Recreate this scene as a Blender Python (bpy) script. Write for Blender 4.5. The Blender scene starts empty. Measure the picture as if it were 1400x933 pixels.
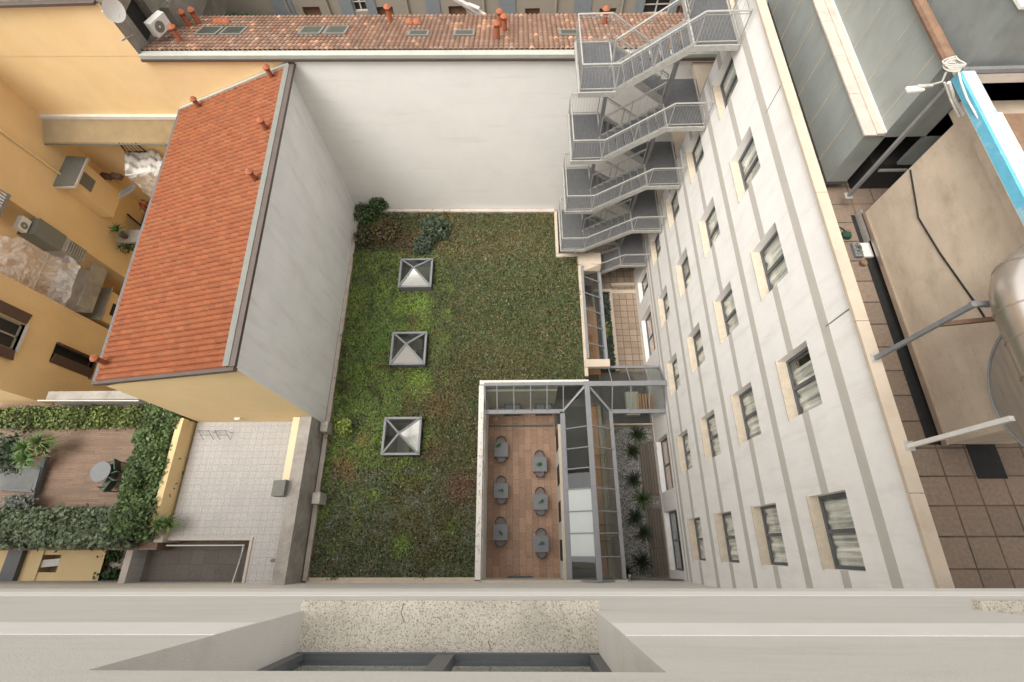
import bpy, math, random
import numpy as np
from mathutils import Matrix, Vector
random.seed(7); rng = np.random.default_rng(7)
scene = bpy.context.scene
COL = scene.collection
rad = math.radians
# ------------------------------------------------------------------ camera
F = 665.454; H = 26.5
def rotm(p, r, y):
    return (Matrix.Rotation(y, 3, 'Z') @ Matrix.Rotation(p, 3, 'X') @ Matrix.Rotation(r, 3, 'Z'))
M = rotm(0.404802429, -0.0674206514, 0.0597878517)
cam = bpy.data.cameras.new('camera'); cam.sensor_width = 36; cam.lens = 36*F/1400
cam.clip_start = 0.05; cam.clip_end = 3000
co = bpy.data.objects.new('camera', cam); COL.objects.link(co)
co.matrix_world = Matrix.Translation((0, 0, H)) @ M.to_4x4(); scene.camera = co
def ray(x, y): return M @ Vector(((x-700)/F, -(y-466.5)/F, -1))
# surveying helpers: where a sight line meets a real plane of the site
def Zp(x, y, z): r = ray(x, y); t = (z-H)/r.z; return (r.x*t, r.y*t, z)
def Xp(x, y, X): r = ray(x, y); t = X/r.x; return (X, r.y*t, H+r.z*t)
def Yp(x, y, Y): r = ray(x, y); t = Y/r.y; return (r.x*t, Y, H+r.z*t)
def bwY(X): return 18.5-0.034*(X+9.65)        # the party wall at the back runs slightly askew
def Bp(x, y, off=0):
    r = ray(x, y); t = (18.5+off-0.034*9.65)/(r.y+0.034*r.x); return (r.x*t, r.y*t, H+r.z*t)
# ------------------------------------------------------------------ materials
def newmat(name):
    m = bpy.data.materials.new(name); m.use_nodes = True
    nt = m.node_tree; return m, nt, nt.nodes, nt.links, nt.nodes['Principled BSDF']
def mat(name, col, rough=0.8, var=0.12, scale=3.0, bump=0.0, bscale=40, metal=0.0, stretch=(1,1,1), fine=0.0, fscale=60, dirt=None, dscale=0.6, dlo=.55, dhi=.8, dstretch=None, dmax=.7, spec=None):
    m, nt, N, L, B = newmat(name)
    B.inputs['Roughness'].default_value = rough; B.inputs['Metallic'].default_value = metal
    if spec is not None: B.inputs['Specular IOR Level'].default_value = spec
    geo = N.new('ShaderNodeNewGeometry')
    mp = N.new('ShaderNodeMapping'); mp.inputs['Scale'].default_value = stretch
    L.new(geo.outputs['Position'], mp.inputs['Vector'])
    n = N.new('ShaderNodeTexNoise'); n.inputs['Scale'].default_value = scale; n.inputs['Detail'].default_value = 6; n.inputs['Roughness'].default_value = .65
    L.new(mp.outputs[0], n.inputs['Vector'])
    ramp = N.new('ShaderNodeMapRange'); ramp.inputs['From Min'].default_value = .3; ramp.inputs['From Max'].default_value = .7
    ramp.inputs['To Min'].default_value = 1-var; ramp.inputs['To Max'].default_value = 1+var
    L.new(n.outputs['Fac'], ramp.inputs['Value'])
    last = ramp.outputs[0]
    if fine:
        n2 = N.new('ShaderNodeTexNoise'); n2.inputs['Scale'].default_value = fscale; n2.inputs['Detail'].default_value = 2
        L.new(geo.outputs['Position'], n2.inputs['Vector'])
        r2 = N.new('ShaderNodeMapRange'); r2.inputs['From Min'].default_value = .3; r2.inputs['From Max'].default_value = .7
        r2.inputs['To Min'].default_value = 1-fine; r2.inputs['To Max'].default_value = 1+fine
        L.new(n2.outputs['Fac'], r2.inputs['Value'])
        mm = N.new('ShaderNodeMath'); mm.operation = 'MULTIPLY'; L.new(last, mm.inputs[0]); L.new(r2.outputs[0], mm.inputs[1]); last = mm.outputs[0]
    vm = N.new('ShaderNodeVectorMath'); vm.operation = 'SCALE'; vm.inputs[0].default_value = col[:3]
    L.new(last, vm.inputs['Scale']); out = vm.outputs[0]
    if dirt:
        mp2 = N.new('ShaderNodeMapping'); mp2.inputs['Scale'].default_value = dstretch or (1,1,1)
        L.new(geo.outputs['Position'], mp2.inputs['Vector'])
        n3 = N.new('ShaderNodeTexNoise'); n3.inputs['Scale'].default_value = dscale; n3.inputs['Detail'].default_value = 8; n3.inputs['Roughness'].default_value = .7
        L.new(mp2.outputs[0], n3.inputs['Vector'])
        r3 = N.new('ShaderNodeMapRange'); r3.inputs['From Min'].default_value = dlo; r3.inputs['From Max'].default_value = dhi; r3.inputs['To Max'].default_value = dmax
        L.new(n3.outputs['Fac'], r3.inputs['Value'])
        mx = N.new('ShaderNodeMix'); mx.data_type = 'RGBA'; L.new(r3.outputs[0], mx.inputs['Factor']); L.new(out, mx.inputs['A']); mx.inputs['B'].default_value = (*dirt, 1); out = mx.outputs['Result']
    L.new(out, B.inputs['Base Color'])
    if bump:
        nb = N.new('ShaderNodeTexNoise'); nb.inputs['Scale'].default_value = bscale; nb.inputs['Detail'].default_value = 5
        L.new(geo.outputs['Position'], nb.inputs['Vector'])
        b = N.new('ShaderNodeBump'); b.inputs['Strength'].default_value = bump; b.inputs['Distance'].default_value = .02
        L.new(nb.outputs['Fac'], b.inputs['Height']); L.new(b.outputs[0], B.inputs['Normal'])
    return m
def attrmat(name, rough=.7, var=.1, scale=30, trans=0.0, bump=0):
    m, nt, N, L, B = newmat(name); B.inputs['Roughness'].default_value = rough
    at = N.new('ShaderNodeAttribute'); at.attribute_name = 'tint'
    geo = N.new('ShaderNodeNewGeometry'); n = N.new('ShaderNodeTexNoise'); n.inputs['Scale'].default_value = scale; n.inputs['Detail'].default_value = 4
    L.new(geo.outputs['Position'], n.inputs['Vector'])
    r = N.new('ShaderNodeMapRange'); r.inputs['From Min'].default_value = .3; r.inputs['From Max'].default_value = .7; r.inputs['To Min'].default_value = 1-var; r.inputs['To Max'].default_value = 1+var
    L.new(n.outputs['Fac'], r.inputs['Value'])
    vm = N.new('ShaderNodeVectorMath'); vm.operation = 'SCALE'; L.new(at.outputs['Color'], vm.inputs[0]); L.new(r.outputs[0], vm.inputs['Scale'])
    L.new(vm.outputs[0], B.inputs['Base Color'])
    if bump:
        b = N.new('ShaderNodeBump'); b.inputs['Strength'].default_value = bump; b.inputs['Distance'].default_value = .01
        L.new(n.outputs['Fac'], b.inputs['Height']); L.new(b.outputs[0], B.inputs['Normal'])
    return m
def tilemat(name, col, joint, sx, sy, off=0.5, mortar=.01, rough=.7, var=.12, rot=0, stain=None, cvar=None, bump=.3, dlo=.5, dhi=.75, dmax=.6, dsc=.8, shift=(0,0), squash=1):
    m, nt, N, L, B = newmat(name); B.inputs['Roughness'].default_value = rough
    geo = N.new('ShaderNodeNewGeometry'); mp = N.new('ShaderNodeMapping'); mp.inputs['Rotation'].default_value = (0, 0, rot); mp.inputs['Location'].default_value = (shift[0], shift[1], 0)
    L.new(geo.outputs['Position'], mp.inputs['Vector'])
    br = N.new('ShaderNodeTexBrick'); br.inputs['Scale'].default_value = 1; br.inputs['Brick Width'].default_value = sx; br.inputs['Row Height'].default_value = sy
    br.inputs['Mortar Size'].default_value = mortar; br.inputs['Mortar Smooth'].default_value = .2; br.offset = off; br.inputs['Bias'].default_value = 0
    c2 = cvar or tuple(c*(1-2*var) for c in col)
    br.inputs['Color1'].default_value = (*[min(1, c*(1+var)) for c in col], 1); br.inputs['Color2'].default_value = (*c2, 1); br.inputs['Mortar'].default_value = (*joint, 1)
    L.new(mp.outputs[0], br.inputs['Vector'])
    n = N.new('ShaderNodeTexNoise'); n.inputs['Scale'].default_value = 14; n.inputs['Detail'].default_value = 5; L.new(geo.outputs['Position'], n.inputs['Vector'])
    r = N.new('ShaderNodeMapRange'); r.inputs['From Min'].default_value = .3; r.inputs['From Max'].default_value = .7; r.inputs['To Min'].default_value = .82; r.inputs['To Max'].default_value = 1.18
    L.new(n.outputs['Fac'], r.inputs['Value'])
    vm = N.new('ShaderNodeVectorMath'); vm.operation = 'SCALE'; L.new(br.outputs['Color'], vm.inputs[0]); L.new(r.outputs[0], vm.inputs['Scale']); out = vm.outputs[0]
    if stain:
        n3 = N.new('ShaderNodeTexNoise'); n3.inputs['Scale'].default_value = dsc; n3.inputs['Detail'].default_value = 7; n3.inputs['Roughness'].default_value = .65; L.new(geo.outputs['Position'], n3.inputs['Vector'])
        r3 = N.new('ShaderNodeMapRange'); r3.inputs['From Min'].default_value = dlo; r3.inputs['From Max'].default_value = dhi; r3.inputs['To Max'].default_value = dmax; L.new(n3.outputs['Fac'], r3.inputs['Value'])
        mx = N.new('ShaderNodeMix'); mx.data_type = 'RGBA'; L.new(r3.outputs[0], mx.inputs['Factor']); L.new(out, mx.inputs['A']); mx.inputs['B'].default_value = (*stain, 1); out = mx.outputs['Result']
    L.new(out, B.inputs['Base Color'])
    b = N.new('ShaderNodeBump'); b.inputs['Strength'].default_value = bump; b.inputs['Distance'].default_value = .01; b.invert = True
    L.new(br.outputs['Fac'], b.inputs['Height']); L.new(b.outputs[0], B.inputs['Normal'])
    return m
def glass(name, tint=(.6,.64,.64), refl=.25, rough=.02):
    m, nt, N, L, B = newmat(name); N.remove(B); out = N['Material Output']
    tr = N.new('ShaderNodeBsdfTransparent'); tr.inputs[0].default_value = (*tint, 1)
    gl = N.new('ShaderNodeBsdfGlossy'); gl.inputs['Roughness'].default_value = rough; gl.inputs['Color'].default_value = (.9,.93,.93,1)
    fr = N.new('ShaderNodeLayerWeight'); fr.inputs['Blend'].default_value = .5
    pw = N.new('ShaderNodeMath'); pw.operation = 'POWER'; pw.inputs[1].default_value = 5; L.new(fr.outputs['Facing'], pw.inputs[0])
    ad = N.new('ShaderNodeMath'); ad.operation = 'ADD'; ad.inputs[1].default_value = refl; ad.use_clamp = True; L.new(pw.outputs[0], ad.inputs[0])
    mx = N.new('ShaderNodeMixShader'); L.new(ad.outputs[0], mx.inputs[0]); L.new(tr.outputs[0], mx.inputs[1]); L.new(gl.outputs[0], mx.inputs[2]); L.new(mx.outputs[0], out.inputs['Surface'])
    return m
def pebble(name, c1, c2, c3, scale=90):
    m, nt, N, L, B = newmat(name); B.inputs['Roughness'].default_value = .75
    geo = N.new('ShaderNodeNewGeometry'); v = N.new('ShaderNodeTexVoronoi'); v.inputs['Scale'].default_value = scale; L.new(geo.outputs['Position'], v.inputs['Vector'])
    cr = N.new('ShaderNodeValToRGB'); e = cr.color_ramp; e.interpolation = 'CONSTANT'
    e.elements[0].color = (*c1, 1); e.elements[1].position = .25; e.elements[1].color = (*c2, 1)
    x = e.elements.new(.72); x.color = (*c1, 1); x = e.elements.new(.86); x.color = (*c3, 1)
    sp = N.new('ShaderNodeSeparateColor'); L.new(v.outputs['Color'], sp.inputs[0]); L.new(sp.outputs[0], cr.inputs[0])
    n = N.new('ShaderNodeTexNoise'); n.inputs['Scale'].default_value = 3; n.inputs['Detail'].default_value = 5; L.new(geo.outputs['Position'], n.inputs['Vector'])
    r = N.new('ShaderNodeMapRange'); r.inputs['From Min'].default_value = .3; r.inputs['From Max'].default_value = .7; r.inputs['To Min'].default_value = .8; r.inputs['To Max'].default_value = 1.12; L.new(n.outputs['Fac'], r.inputs['Value'])
    vm = N.new('ShaderNodeVectorMath'); vm.operation = 'SCALE'; L.new(cr.outputs[0], vm.inputs[0]); L.new(r.outputs[0], vm.inputs['Scale']); L.new(vm.outputs[0], B.inputs['Base Color'])
    b = N.new('ShaderNodeBump'); b.inputs['Strength'].default_value = .6; b.inputs['Distance'].default_value = .006; b.invert = True
    L.new(v.outputs['Distance'], b.inputs['Height']); L.new(b.outputs[0], B.inputs['Normal'])
    return m
Mt = {}
Mt['render'] = mat('white_render', (.82,.80,.77), .9, .045, 1.2, .15, 60, fine=.02, dirt=(.42,.37,.31), dscale=1.3, dlo=.5, dhi=.85, dstretch=(1,1.8,.3), dmax=.38)
Mt['band'] = mat('band_render', (.50,.475,.43), .9, .05, 2, .1, 60)
Mt['near'] = mat('near_render', (.73,.705,.655), .9, .04, 1.5, .35, 160, fine=.05, fscale=240, stretch=(.4,1,1), dirt=(.5,.46,.4), dscale=3, dstretch=(.25,1,1.5), dlo=.5, dhi=.8, dmax=.45)
Mt['nearband'] = mat('near_band', (.90,.885,.85), .85, .03, 3, .25, 160, fine=.04, fscale=240)
Mt['whitewall'] = mat('white_party_wall', (.82,.80,.765), .9, .035, .8, .1, 30, fine=.015, dirt=(.54,.48,.42), dscale=.9, dstretch=(.35,1,3), dlo=.55, dhi=.85, dmax=.4)
Mt['greywall'] = mat('grey_white_wall', (.87,.86,.845), .9, .05, .8, .1, 30, dirt=(.46,.41,.36), dscale=1.2, dstretch=(1,2.2,.3), dlo=.5, dhi=.8, dmax=.35)
Mt['yellow'] = mat('yellow_render', (.80,.585,.315), .9, .05, .7, .1, 30, fine=.02, dirt=(.72,.44,.17), dscale=.5, dstretch=(1,1,.6), dlo=.45, dhi=.8, dmax=.5)
Mt['paleyellow'] = mat('pale_yellow_render', (.76,.59,.33), .9, .05, .7, .1, 30, dirt=(.6,.45,.25), dscale=.9, dlo=.55, dhi=.85, dmax=.4)
Mt['granite'] = pebble('granite', (.80,.74,.63), (.68,.62,.51), (.42,.36,.29), 150)
Mt['granite_far'] = mat('yellow_granite', (.58,.50,.39), .8, .1, 5, .2, 60, fine=.18, fscale=45)
Mt['coping'] = mat('stone_coping', (.52,.44,.345), .75, .08, 1.6, .15, 50, fine=.05, dirt=(.42,.33,.25), dscale=1.4, dlo=.52, dhi=.72, dmax=.6)
Mt['concrete'] = mat('old_concrete', (.38,.355,.32), .95, .14, 2, .4, 30, fine=.1, dirt=(.17,.155,.135), dscale=1.3, dlo=.45, dhi=.75, dmax=.75)
Mt['darkconc'] = mat('dark_concrete', (.17,.155,.13), .95, .18, 1.2, .3, 20, fine=.1, dirt=(.07,.065,.055), dscale=1.6, dlo=.45, dhi=.7)
Mt['frame'] = mat('dark_grey_frame', (.10,.105,.115), .45, .08, 4)
Mt['gframe'] = mat('gallery_frame', (.21,.215,.225), .42, .07, 3, fine=.03)
Mt['glass'] = glass('window_glass', (.93,.94,.93), .05)
Mt['roofglass'] = glass('tinted_roof_glass', (.66,.69,.68), .09)
Mt['skyglass'] = glass('skylight_glass', (.6,.64,.62), .12)
Mt['skysheen'] = mat('painted_sky_sheen', (.50,.535,.52), .25, .02, 2)  # sky reflection on three gallery panes, painted in as a solid pale colour
Mt['curtain'] = mat('curtain_cloth', (.86,.84,.79), .95, .62, 7, stretch=(1,1.3,.06))
Mt['browncurtain'] = mat('brown_room_panel', (.60,.26,.10), .6, .2, 4, stretch=(1,.4,1))
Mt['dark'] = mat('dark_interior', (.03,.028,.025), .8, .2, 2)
Mt['galv'] = mat('galvanised_steel', (.47,.46,.435), .5, .13, 6, metal=.45, fine=.05)
Mt['galvdark'] = mat('galvanised_grating', (.25,.255,.26), .55, .12, 6, metal=.4, fine=.05)
Mt['sheet'] = mat('sheet_metal_duct', (.30,.325,.31), .5, .09, .9, metal=.25, fine=.04, dirt=(.17,.18,.17), dscale=1.6, dlo=.5, dhi=.8, dmax=.5, dstretch=(.8,1.6,.5))
Mt['sheetdark'] = mat('sheet_metal_aged', (.24,.26,.25), .5, .14, 1.4, metal=.25, fine=.04, dirt=(.13,.14,.13), dscale=2, dlo=.5, dhi=.8, dmax=.5)
Mt['ledge'] = mat('stained_ledge', (.50,.44,.38), .65, .1, 2, fine=.04, dirt=(.33,.25,.2), dscale=2.2, dlo=.52, dhi=.75, dmax=.7)
Mt['beige'] = mat('beige_coated_panel', (.50,.415,.32), .6, .11, 1.3, fine=.06, dirt=(.30,.23,.16), dscale=1.3, dlo=.48, dhi=.75, dmax=.6, dstretch=(1,.9,2.2))
Mt['silver'] = mat('bright_metal_duct', (.66,.60,.54), .3, .06, 2, metal=.9)
Mt['brushed'] = mat('brushed_metal', (.42,.38,.34), .4, .14, 3, metal=.7, stretch=(1,.5,5))
Mt['blue'] = mat('blue_paint', (.12,.42,.58), .5, .12, 4, dirt=(.5,.55,.55), dscale=3, dlo=.55, dhi=.7, dmax=.6)
Mt['palepaint'] = mat('worn_pale_paint', (.44,.49,.49), .6, .1, 4, dirt=(.2,.48,.6), dscale=4, dlo=.52, dhi=.65, dmax=.7)
Mt['whitepaint'] = mat('white_paint', (.62,.60,.56), .5, .06, 4)
Mt['rust'] = mat('rusty_brown', (.20,.12,.075), .8, .25, 5, fine=.1)
Mt['black'] = mat('black_bitumen', (.016,.015,.014), .9, .3, 5)
Mt['brownmetal'] = mat('brown_gutter', (.09,.068,.058), .55, .12, 3)
Mt['gutter'] = mat('pale_gutter', (.38,.39,.345), .6, .1, 2, dirt=(.35,.36,.3), dscale=2)
Mt['grav'] = pebble('grey_gravel', (.11,.105,.10), (.24,.23,.22), (.40,.385,.37), 16)
Mt['wooddeck'] = tilemat('court_deck', (.14,.115,.09), (.03,.025,.02), .14, 2.6, .5, .012, var=.15)
Mt['terr'] = tilemat('terrace_tiles', (.40,.25,.165), (.19,.115,.075), .75, .335, .5, .008, rough=.6, var=.10, rot=rad(90), stain=(.19,.115,.08), dlo=.52, dhi=.75, dmax=.6, dsc=1.6)
Mt['deck'] = tilemat('brown_plank_tiles', (.24,.16,.11), (.13,.085,.06), .9, .1, .4, .006, rough=.7, var=.1, stain=(.15,.1,.07), dlo=.45, dhi=.8)
Mt['greytile'] = tilemat('grey_terrace_tiles', (.46,.45,.44), (.30,.29,.28), .3, .3, 0, .008, rough=.7, var=.02, stain=(.37,.36,.35), dsc=.7, bump=.1)
Mt['court'] = tilemat('court_paving', (.32,.245,.18), (.12,.09,.07), .42, .4, 0, .02, rough=.8, var=.08, stain=(.17,.13,.1))
Mt['paver'] = tilemat('roof_pavers', (.22,.17,.13), (.05,.04,.03), .575, .575, 0, .018, rough=.9, var=.08, stain=(.24,.16,.115), dlo=.4, dhi=.7, shift=(0, -.205))
Mt['greyroof'] = tilemat('grey_flat_roof', (.15,.13,.115), (.11,.095,.08), .6, .6, 0, .01, rough=.9, var=.07, stain=(.1,.09,.08))
Mt['interior'] = mat('cream_shaft', (.5,.5,.4), .8, .08, 2)
Mt['wood'] = mat('orange_wood_floor', (.52,.25,.10), .4, .2, 2, stretch=(4,.6,1))
Mt['tan'] = mat('tan_floor', (.34,.29,.19), .5, .1, 2)
Mt['darkfloor'] = mat('dark_floor', (.06,.058,.052), .4, .2, 2)
Mt['table'] = mat('grey_table_top', (.17,.18,.195), .5, .05, 5)
Mt['chair'] = mat('taupe_chair', (.20,.175,.16), .55, .08, 5)
Mt['chairdark'] = mat('dark_chair_shell', (.06,.05,.045), .5, .08, 5)
Mt['soil'] = mat('soil', (.035,.03,.018), .95, .3, 4, .5, 25)
Mt['leaf'] = attrmat('leaves', .6, .15, 20)
Mt['tiles'] = attrmat('clay_tiles', .75, .14, 22, bump=.3)
Mt['terracotta'] = mat('terracotta', (.32,.10,.045), .8, .15, 8, fine=.08)
Mt['shutter'] = mat('brown_shutter', (.115,.07,.055), .6, .12, 5)
Mt['blueshutter'] = mat('blue_grey_shutter', (.24,.28,.30), .6, .08, 3)
Mt['oldwall'] = mat('old_street_wall', (.36,.33,.27), .95, .12, 1.2, dirt=(.23,.21,.17), dscale=1.2, dlo=.45, dhi=.75, dmax=.6)
Mt['mossgrey'] = mat('mossy_grey_wall', (.26,.235,.20), .95, .16, 1.3, .4, 20, dirt=(.12,.12,.07), dscale=1.1, dlo=.45, dhi=.7, dmax=.8)
Mt['acwhite'] = mat('ac_white', (.66,.65,.61), .5, .05, 4)
Mt['cream'] = mat('cream_paint', (.84,.68,.46), .8, .05, 2)
Mt['ribbed'] = mat('ribbed_plastic', (.42,.33,.20), .6, .1, 2, stretch=(1,1,1))
m, nt, N, L, B = newmat('plastic_sheet'); Mt['plastic'] = m
B.inputs['Specular IOR Level'].default_value = .9
B.inputs['Base Color'].default_value = (.80,.78,.76,1); B.inputs['Roughness'].default_value = .25
_t = N.new('ShaderNodeBsdfTransparent'); _x = N.new('ShaderNodeMixShader'); _n = N.new('ShaderNodeTexNoise'); _n.inputs['Scale'].default_value = 2.2; _n.inputs['Detail'].default_value = 6; _n.inputs['Distortion'].default_value = 1.5
_g = N.new('ShaderNodeNewGeometry'); L.new(_g.outputs['Position'], _n.inputs['Vector']); _r = N.new('ShaderNodeMapRange'); _r.inputs['From Min'].default_value = .35; _r.inputs['From Max'].default_value = .65; _r.inputs['To Min'].default_value = .18; _r.inputs['To Max'].default_value = .68
L.new(_n.outputs['Fac'], _r.inputs['Value']); L.new(_r.outputs[0], _x.inputs[0]); L.new(_t.outputs[0], _x.inputs[1]); L.new(B.outputs[0], _x.inputs[2]); L.new(_x.outputs[0], N['Material Output'].inputs['Surface'])
Mt['greenplastic'] = mat('green_chair', (.02,.06,.035), .45, .05, 4)
Mt['greymetal'] = mat('grey_vent', (.17,.175,.155), .6, .08, 4)
Mt['pot'] = mat('clay_pot', (.12,.07,.05), .8, .1, 5)
Mt['cable'] = mat('pale_cable', (.55,.52,.47), .6, .05, 5)
Mt['lampglass'] = mat('lamp_face', (.75,.73,.66), .3, .03, 5)
# ------------------------------------------------------------------ mesh builder
class MB:
    def __init__(s): s.v = []; s.f = []; s.c = []
    def face(s, pts, col=None):
        i = len(s.v); s.v += [tuple(p) for p in pts]; s.f.append(tuple(range(i, i+len(pts)))); s.c.append(col or (1,1,1)); return s
    def box(s, a, b, col=None):
        x0,y0,z0 = [min(a[i], b[i]) for i in range(3)]; x1,y1,z1 = [max(a[i], b[i]) for i in range(3)]
        i = len(s.v); s.v += [(x0,y0,z0),(x1,y0,z0),(x1,y1,z0),(x0,y1,z0),(x0,y0,z1),(x1,y0,z1),(x1,y1,z1),(x0,y1,z1)]
        for q in ((0,3,2,1),(4,5,6,7),(0,1,5,4),(1,2,6,5),(2,3,7,6),(3,0,4,7)): s.f.append(tuple(i+k for k in q)); s.c.append(col or (1,1,1))
        return s
    def hexa(s, p, col=None):     # 8 points: bottom 4 ccw, top 4 ccw
        i = len(s.v); s.v += [tuple(q) for q in p]
        for q in ((0,3,2,1),(4,5,6,7),(0,1,5,4),(1,2,6,5),(2,3,7,6),(3,0,4,7)): s.f.append(tuple(i+k for k in q)); s.c.append(col or (1,1,1))
        return s
    def prism(s, poly, z0, z1, col=None):
        n = len(poly); a = sum(poly[k][0]*poly[(k+1)%n][1]-poly[(k+1)%n][0]*poly[k][1] for k in range(n))
        if a < 0: poly = poly[::-1]
        i = len(s.v); s.v += [(p[0],p[1],z0) for p in poly]+[(p[0],p[1],z1) for p in poly]
        s.f.append(tuple(i+k for k in range(n))[::-1]); s.f.append(tuple(i+n+k for k in range(n)))
        for k in range(n): s.f.append((i+k, i+(k+1)%n, i+n+(k+1)%n, i+n+k))
        s.c += [col or (1,1,1)]*(n+2); return s
    def bar(s, p, q, w, h, up=(0,0,1), col=None):
        p = Vector(p); q = Vector(q); d = (q-p).normalized(); u = Vector(up)
        if abs(d.dot(u)) > .97: u = Vector((0,1,0))
        sd = d.cross(u).normalized()*w/2; t = sd.cross(d).normalized()*h/2
        return s.hexa([p-sd-t, p+sd-t, q+sd-t, q-sd-t, p-sd+t, p+sd+t, q+sd+t, q-sd+t], col)
    def tube(s, pts, r, n=8, cap=True, col=None):
        pts = [Vector(p) for p in pts]; rings = []
        for k, p in enumerate(pts):
            d = (pts[min(k+1, len(pts)-1)]-pts[max(k-1, 0)]).normalized(); u = Vector((0,0,1)) if abs(d.z) < .9 else Vector((1,0,0))
            a = d.cross(u).normalized(); b = d.cross(a); rr = r[k] if isinstance(r, (list, tuple)) else r
            i = len(s.v); s.v += [tuple(p+a*math.cos(2*math.pi*j/n)*rr+b*math.sin(2*math.pi*j/n)*rr) for j in range(n)]; rings.append(i)
        for a, b in zip(rings, rings[1:]):
            for j in range(n): s.f.append((a+j, b+j, b+(j+1)%n, a+(j+1)%n)); s.c.append(col or (1,1,1))
        if cap:
            s.f.append(tuple(rings[0]+j for j in range(n))); s.f.append(tuple(rings[-1]+j for j in range(n))[::-1]); s.c += [col or (1,1,1)]*2
        return s
    def lathe(s, c, prof, n=16, col=None):      # prof: (radius, z)
        rings = []
        for r, z in prof:
            i = len(s.v); s.v += [(c[0]+r*math.cos(2*math.pi*j/n), c[1]+r*math.sin(2*math.pi*j/n), c[2]+z) for j in range(n)]; rings.append(i)
        for a, b in zip(rings, rings[1:]):
            for j in range(n): s.f.append((a+j, a+(j+1)%n, b+(j+1)%n, b+j)); s.c.append(col or (1,1,1))
        s.f.append(tuple(rings[0]+j for j in range(n))[::-1]); s.f.append(tuple(rings[-1]+j for j in range(n))); s.c += [col or (1,1,1)]*2
        return s
    def build(s, name, m, parent=None, smooth=False, loc=None, tint=False):
        me = bpy.data.meshes.new(name); o = bpy.data.objects.new(name, me); COL.objects.link(o)
        off = Vector((0,0,0))
        if parent is not None:
            o.parent = parent; p = parent; w = Vector((0,0,0))
            while p is not None: w += p.location; p = p.parent
            off = w
        elif loc is not None: o.location = loc; off = Vector(loc)
        me.from_pydata([(v[0]-off.x, v[1]-off.y, v[2]-off.z) for v in s.v], [], s.f)
        me.materials.append(Mt[m] if isinstance(m, str) else m)
        if smooth:
            for p in me.polygons: p.use_smooth = True
        if tint:
            ca = me.color_attributes.new('tint', 'FLOAT_COLOR', 'CORNER')
            arr = np.ones((len(me.loops), 4), dtype=np.float32)
            cnt = np.array([len(f) for f in s.f]); arr[:, :3] = np.repeat(np.array(s.c, dtype=np.float32), cnt, axis=0)
            ca.data.foreach_set('color', arr.ravel())
        me.update(); return o
def thing(name, label, cat, loc=(0,0,0), group=None):
    o = bpy.data.objects.new(name, None); COL.objects.link(o); o.location = loc; o.empty_display_size = .2
    o['label'] = label; o['category'] = cat
    if group: o['group'] = group
    return o
def tag(o, label, cat, group=None):
    o['label'] = label; o['category'] = cat
    if group: o['group'] = group
    return o
def struct(o): o['kind'] = 'structure'; return o
def children_of(r): return [c for c in list(COL.objects) if c.parent == r]
def copy_tree(o, parent=None):
    c = o.copy(); COL.objects.link(c)
    if parent is not None: c.parent = parent
    for ch in children_of(o): copy_tree(ch, c)
    return c
def sheet(mb, mapper, u, v, holes, depth=0, rev=None):
    """flat wall in (u,v) with rectangular openings; reveals go `depth` along mapper's third axis"""
    us = sorted(set([u[0], u[1]]+[h[0] for h in holes]+[h[1] for h in holes])); us = [x for x in us if u[0] <= x <= u[1]]
    vs = sorted(set([v[0], v[1]]+[h[2] for h in holes]+[h[3] for h in holes])); vs = [x for x in vs if v[0] <= x <= v[1]]
    for a, b in zip(us, us[1:]):
        for c, d in zip(vs, vs[1:]):
            mu, mv = (a+b)/2, (c+d)/2
            if any(h[0] < mu < h[1] and h[2] < mv < h[3] for h in holes): continue
            mb.face([mapper(a,c,0), mapper(b,c,0), mapper(b,d,0), mapper(a,d,0)])
    if depth:
        for h in holes:
            P = [(h[0],h[2]),(h[1],h[2]),(h[1],h[3]),(h[0],h[3])]
            for k in range(4):
                p, q = P[k], P[(k+1)%4]; (rev or mb).face([mapper(*p,0), mapper(*q,0), mapper(*q,depth), mapper(*p,depth)])
def vnoise(x, y, s, seed=0):
    r = np.random.default_rng(seed); g = r.random((64,64)); X = x*s+100; Y = y*s+100
    xi = np.floor(X).astype(int); yi = np.floor(Y).astype(int); fx = X-xi; fy = Y-yi; fx = fx*fx*(3-2*fx); fy = fy*fy*(3-2*fy)
    a = g[xi%64, yi%64]; b = g[(xi+1)%64, yi%64]; c = g[xi%64, (yi+1)%64]; d = g[(xi+1)%64, (yi+1)%64]
    return (a*(1-fx)+b*fx)*(1-fy)+(c*(1-fx)+d*fx)*fy
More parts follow.
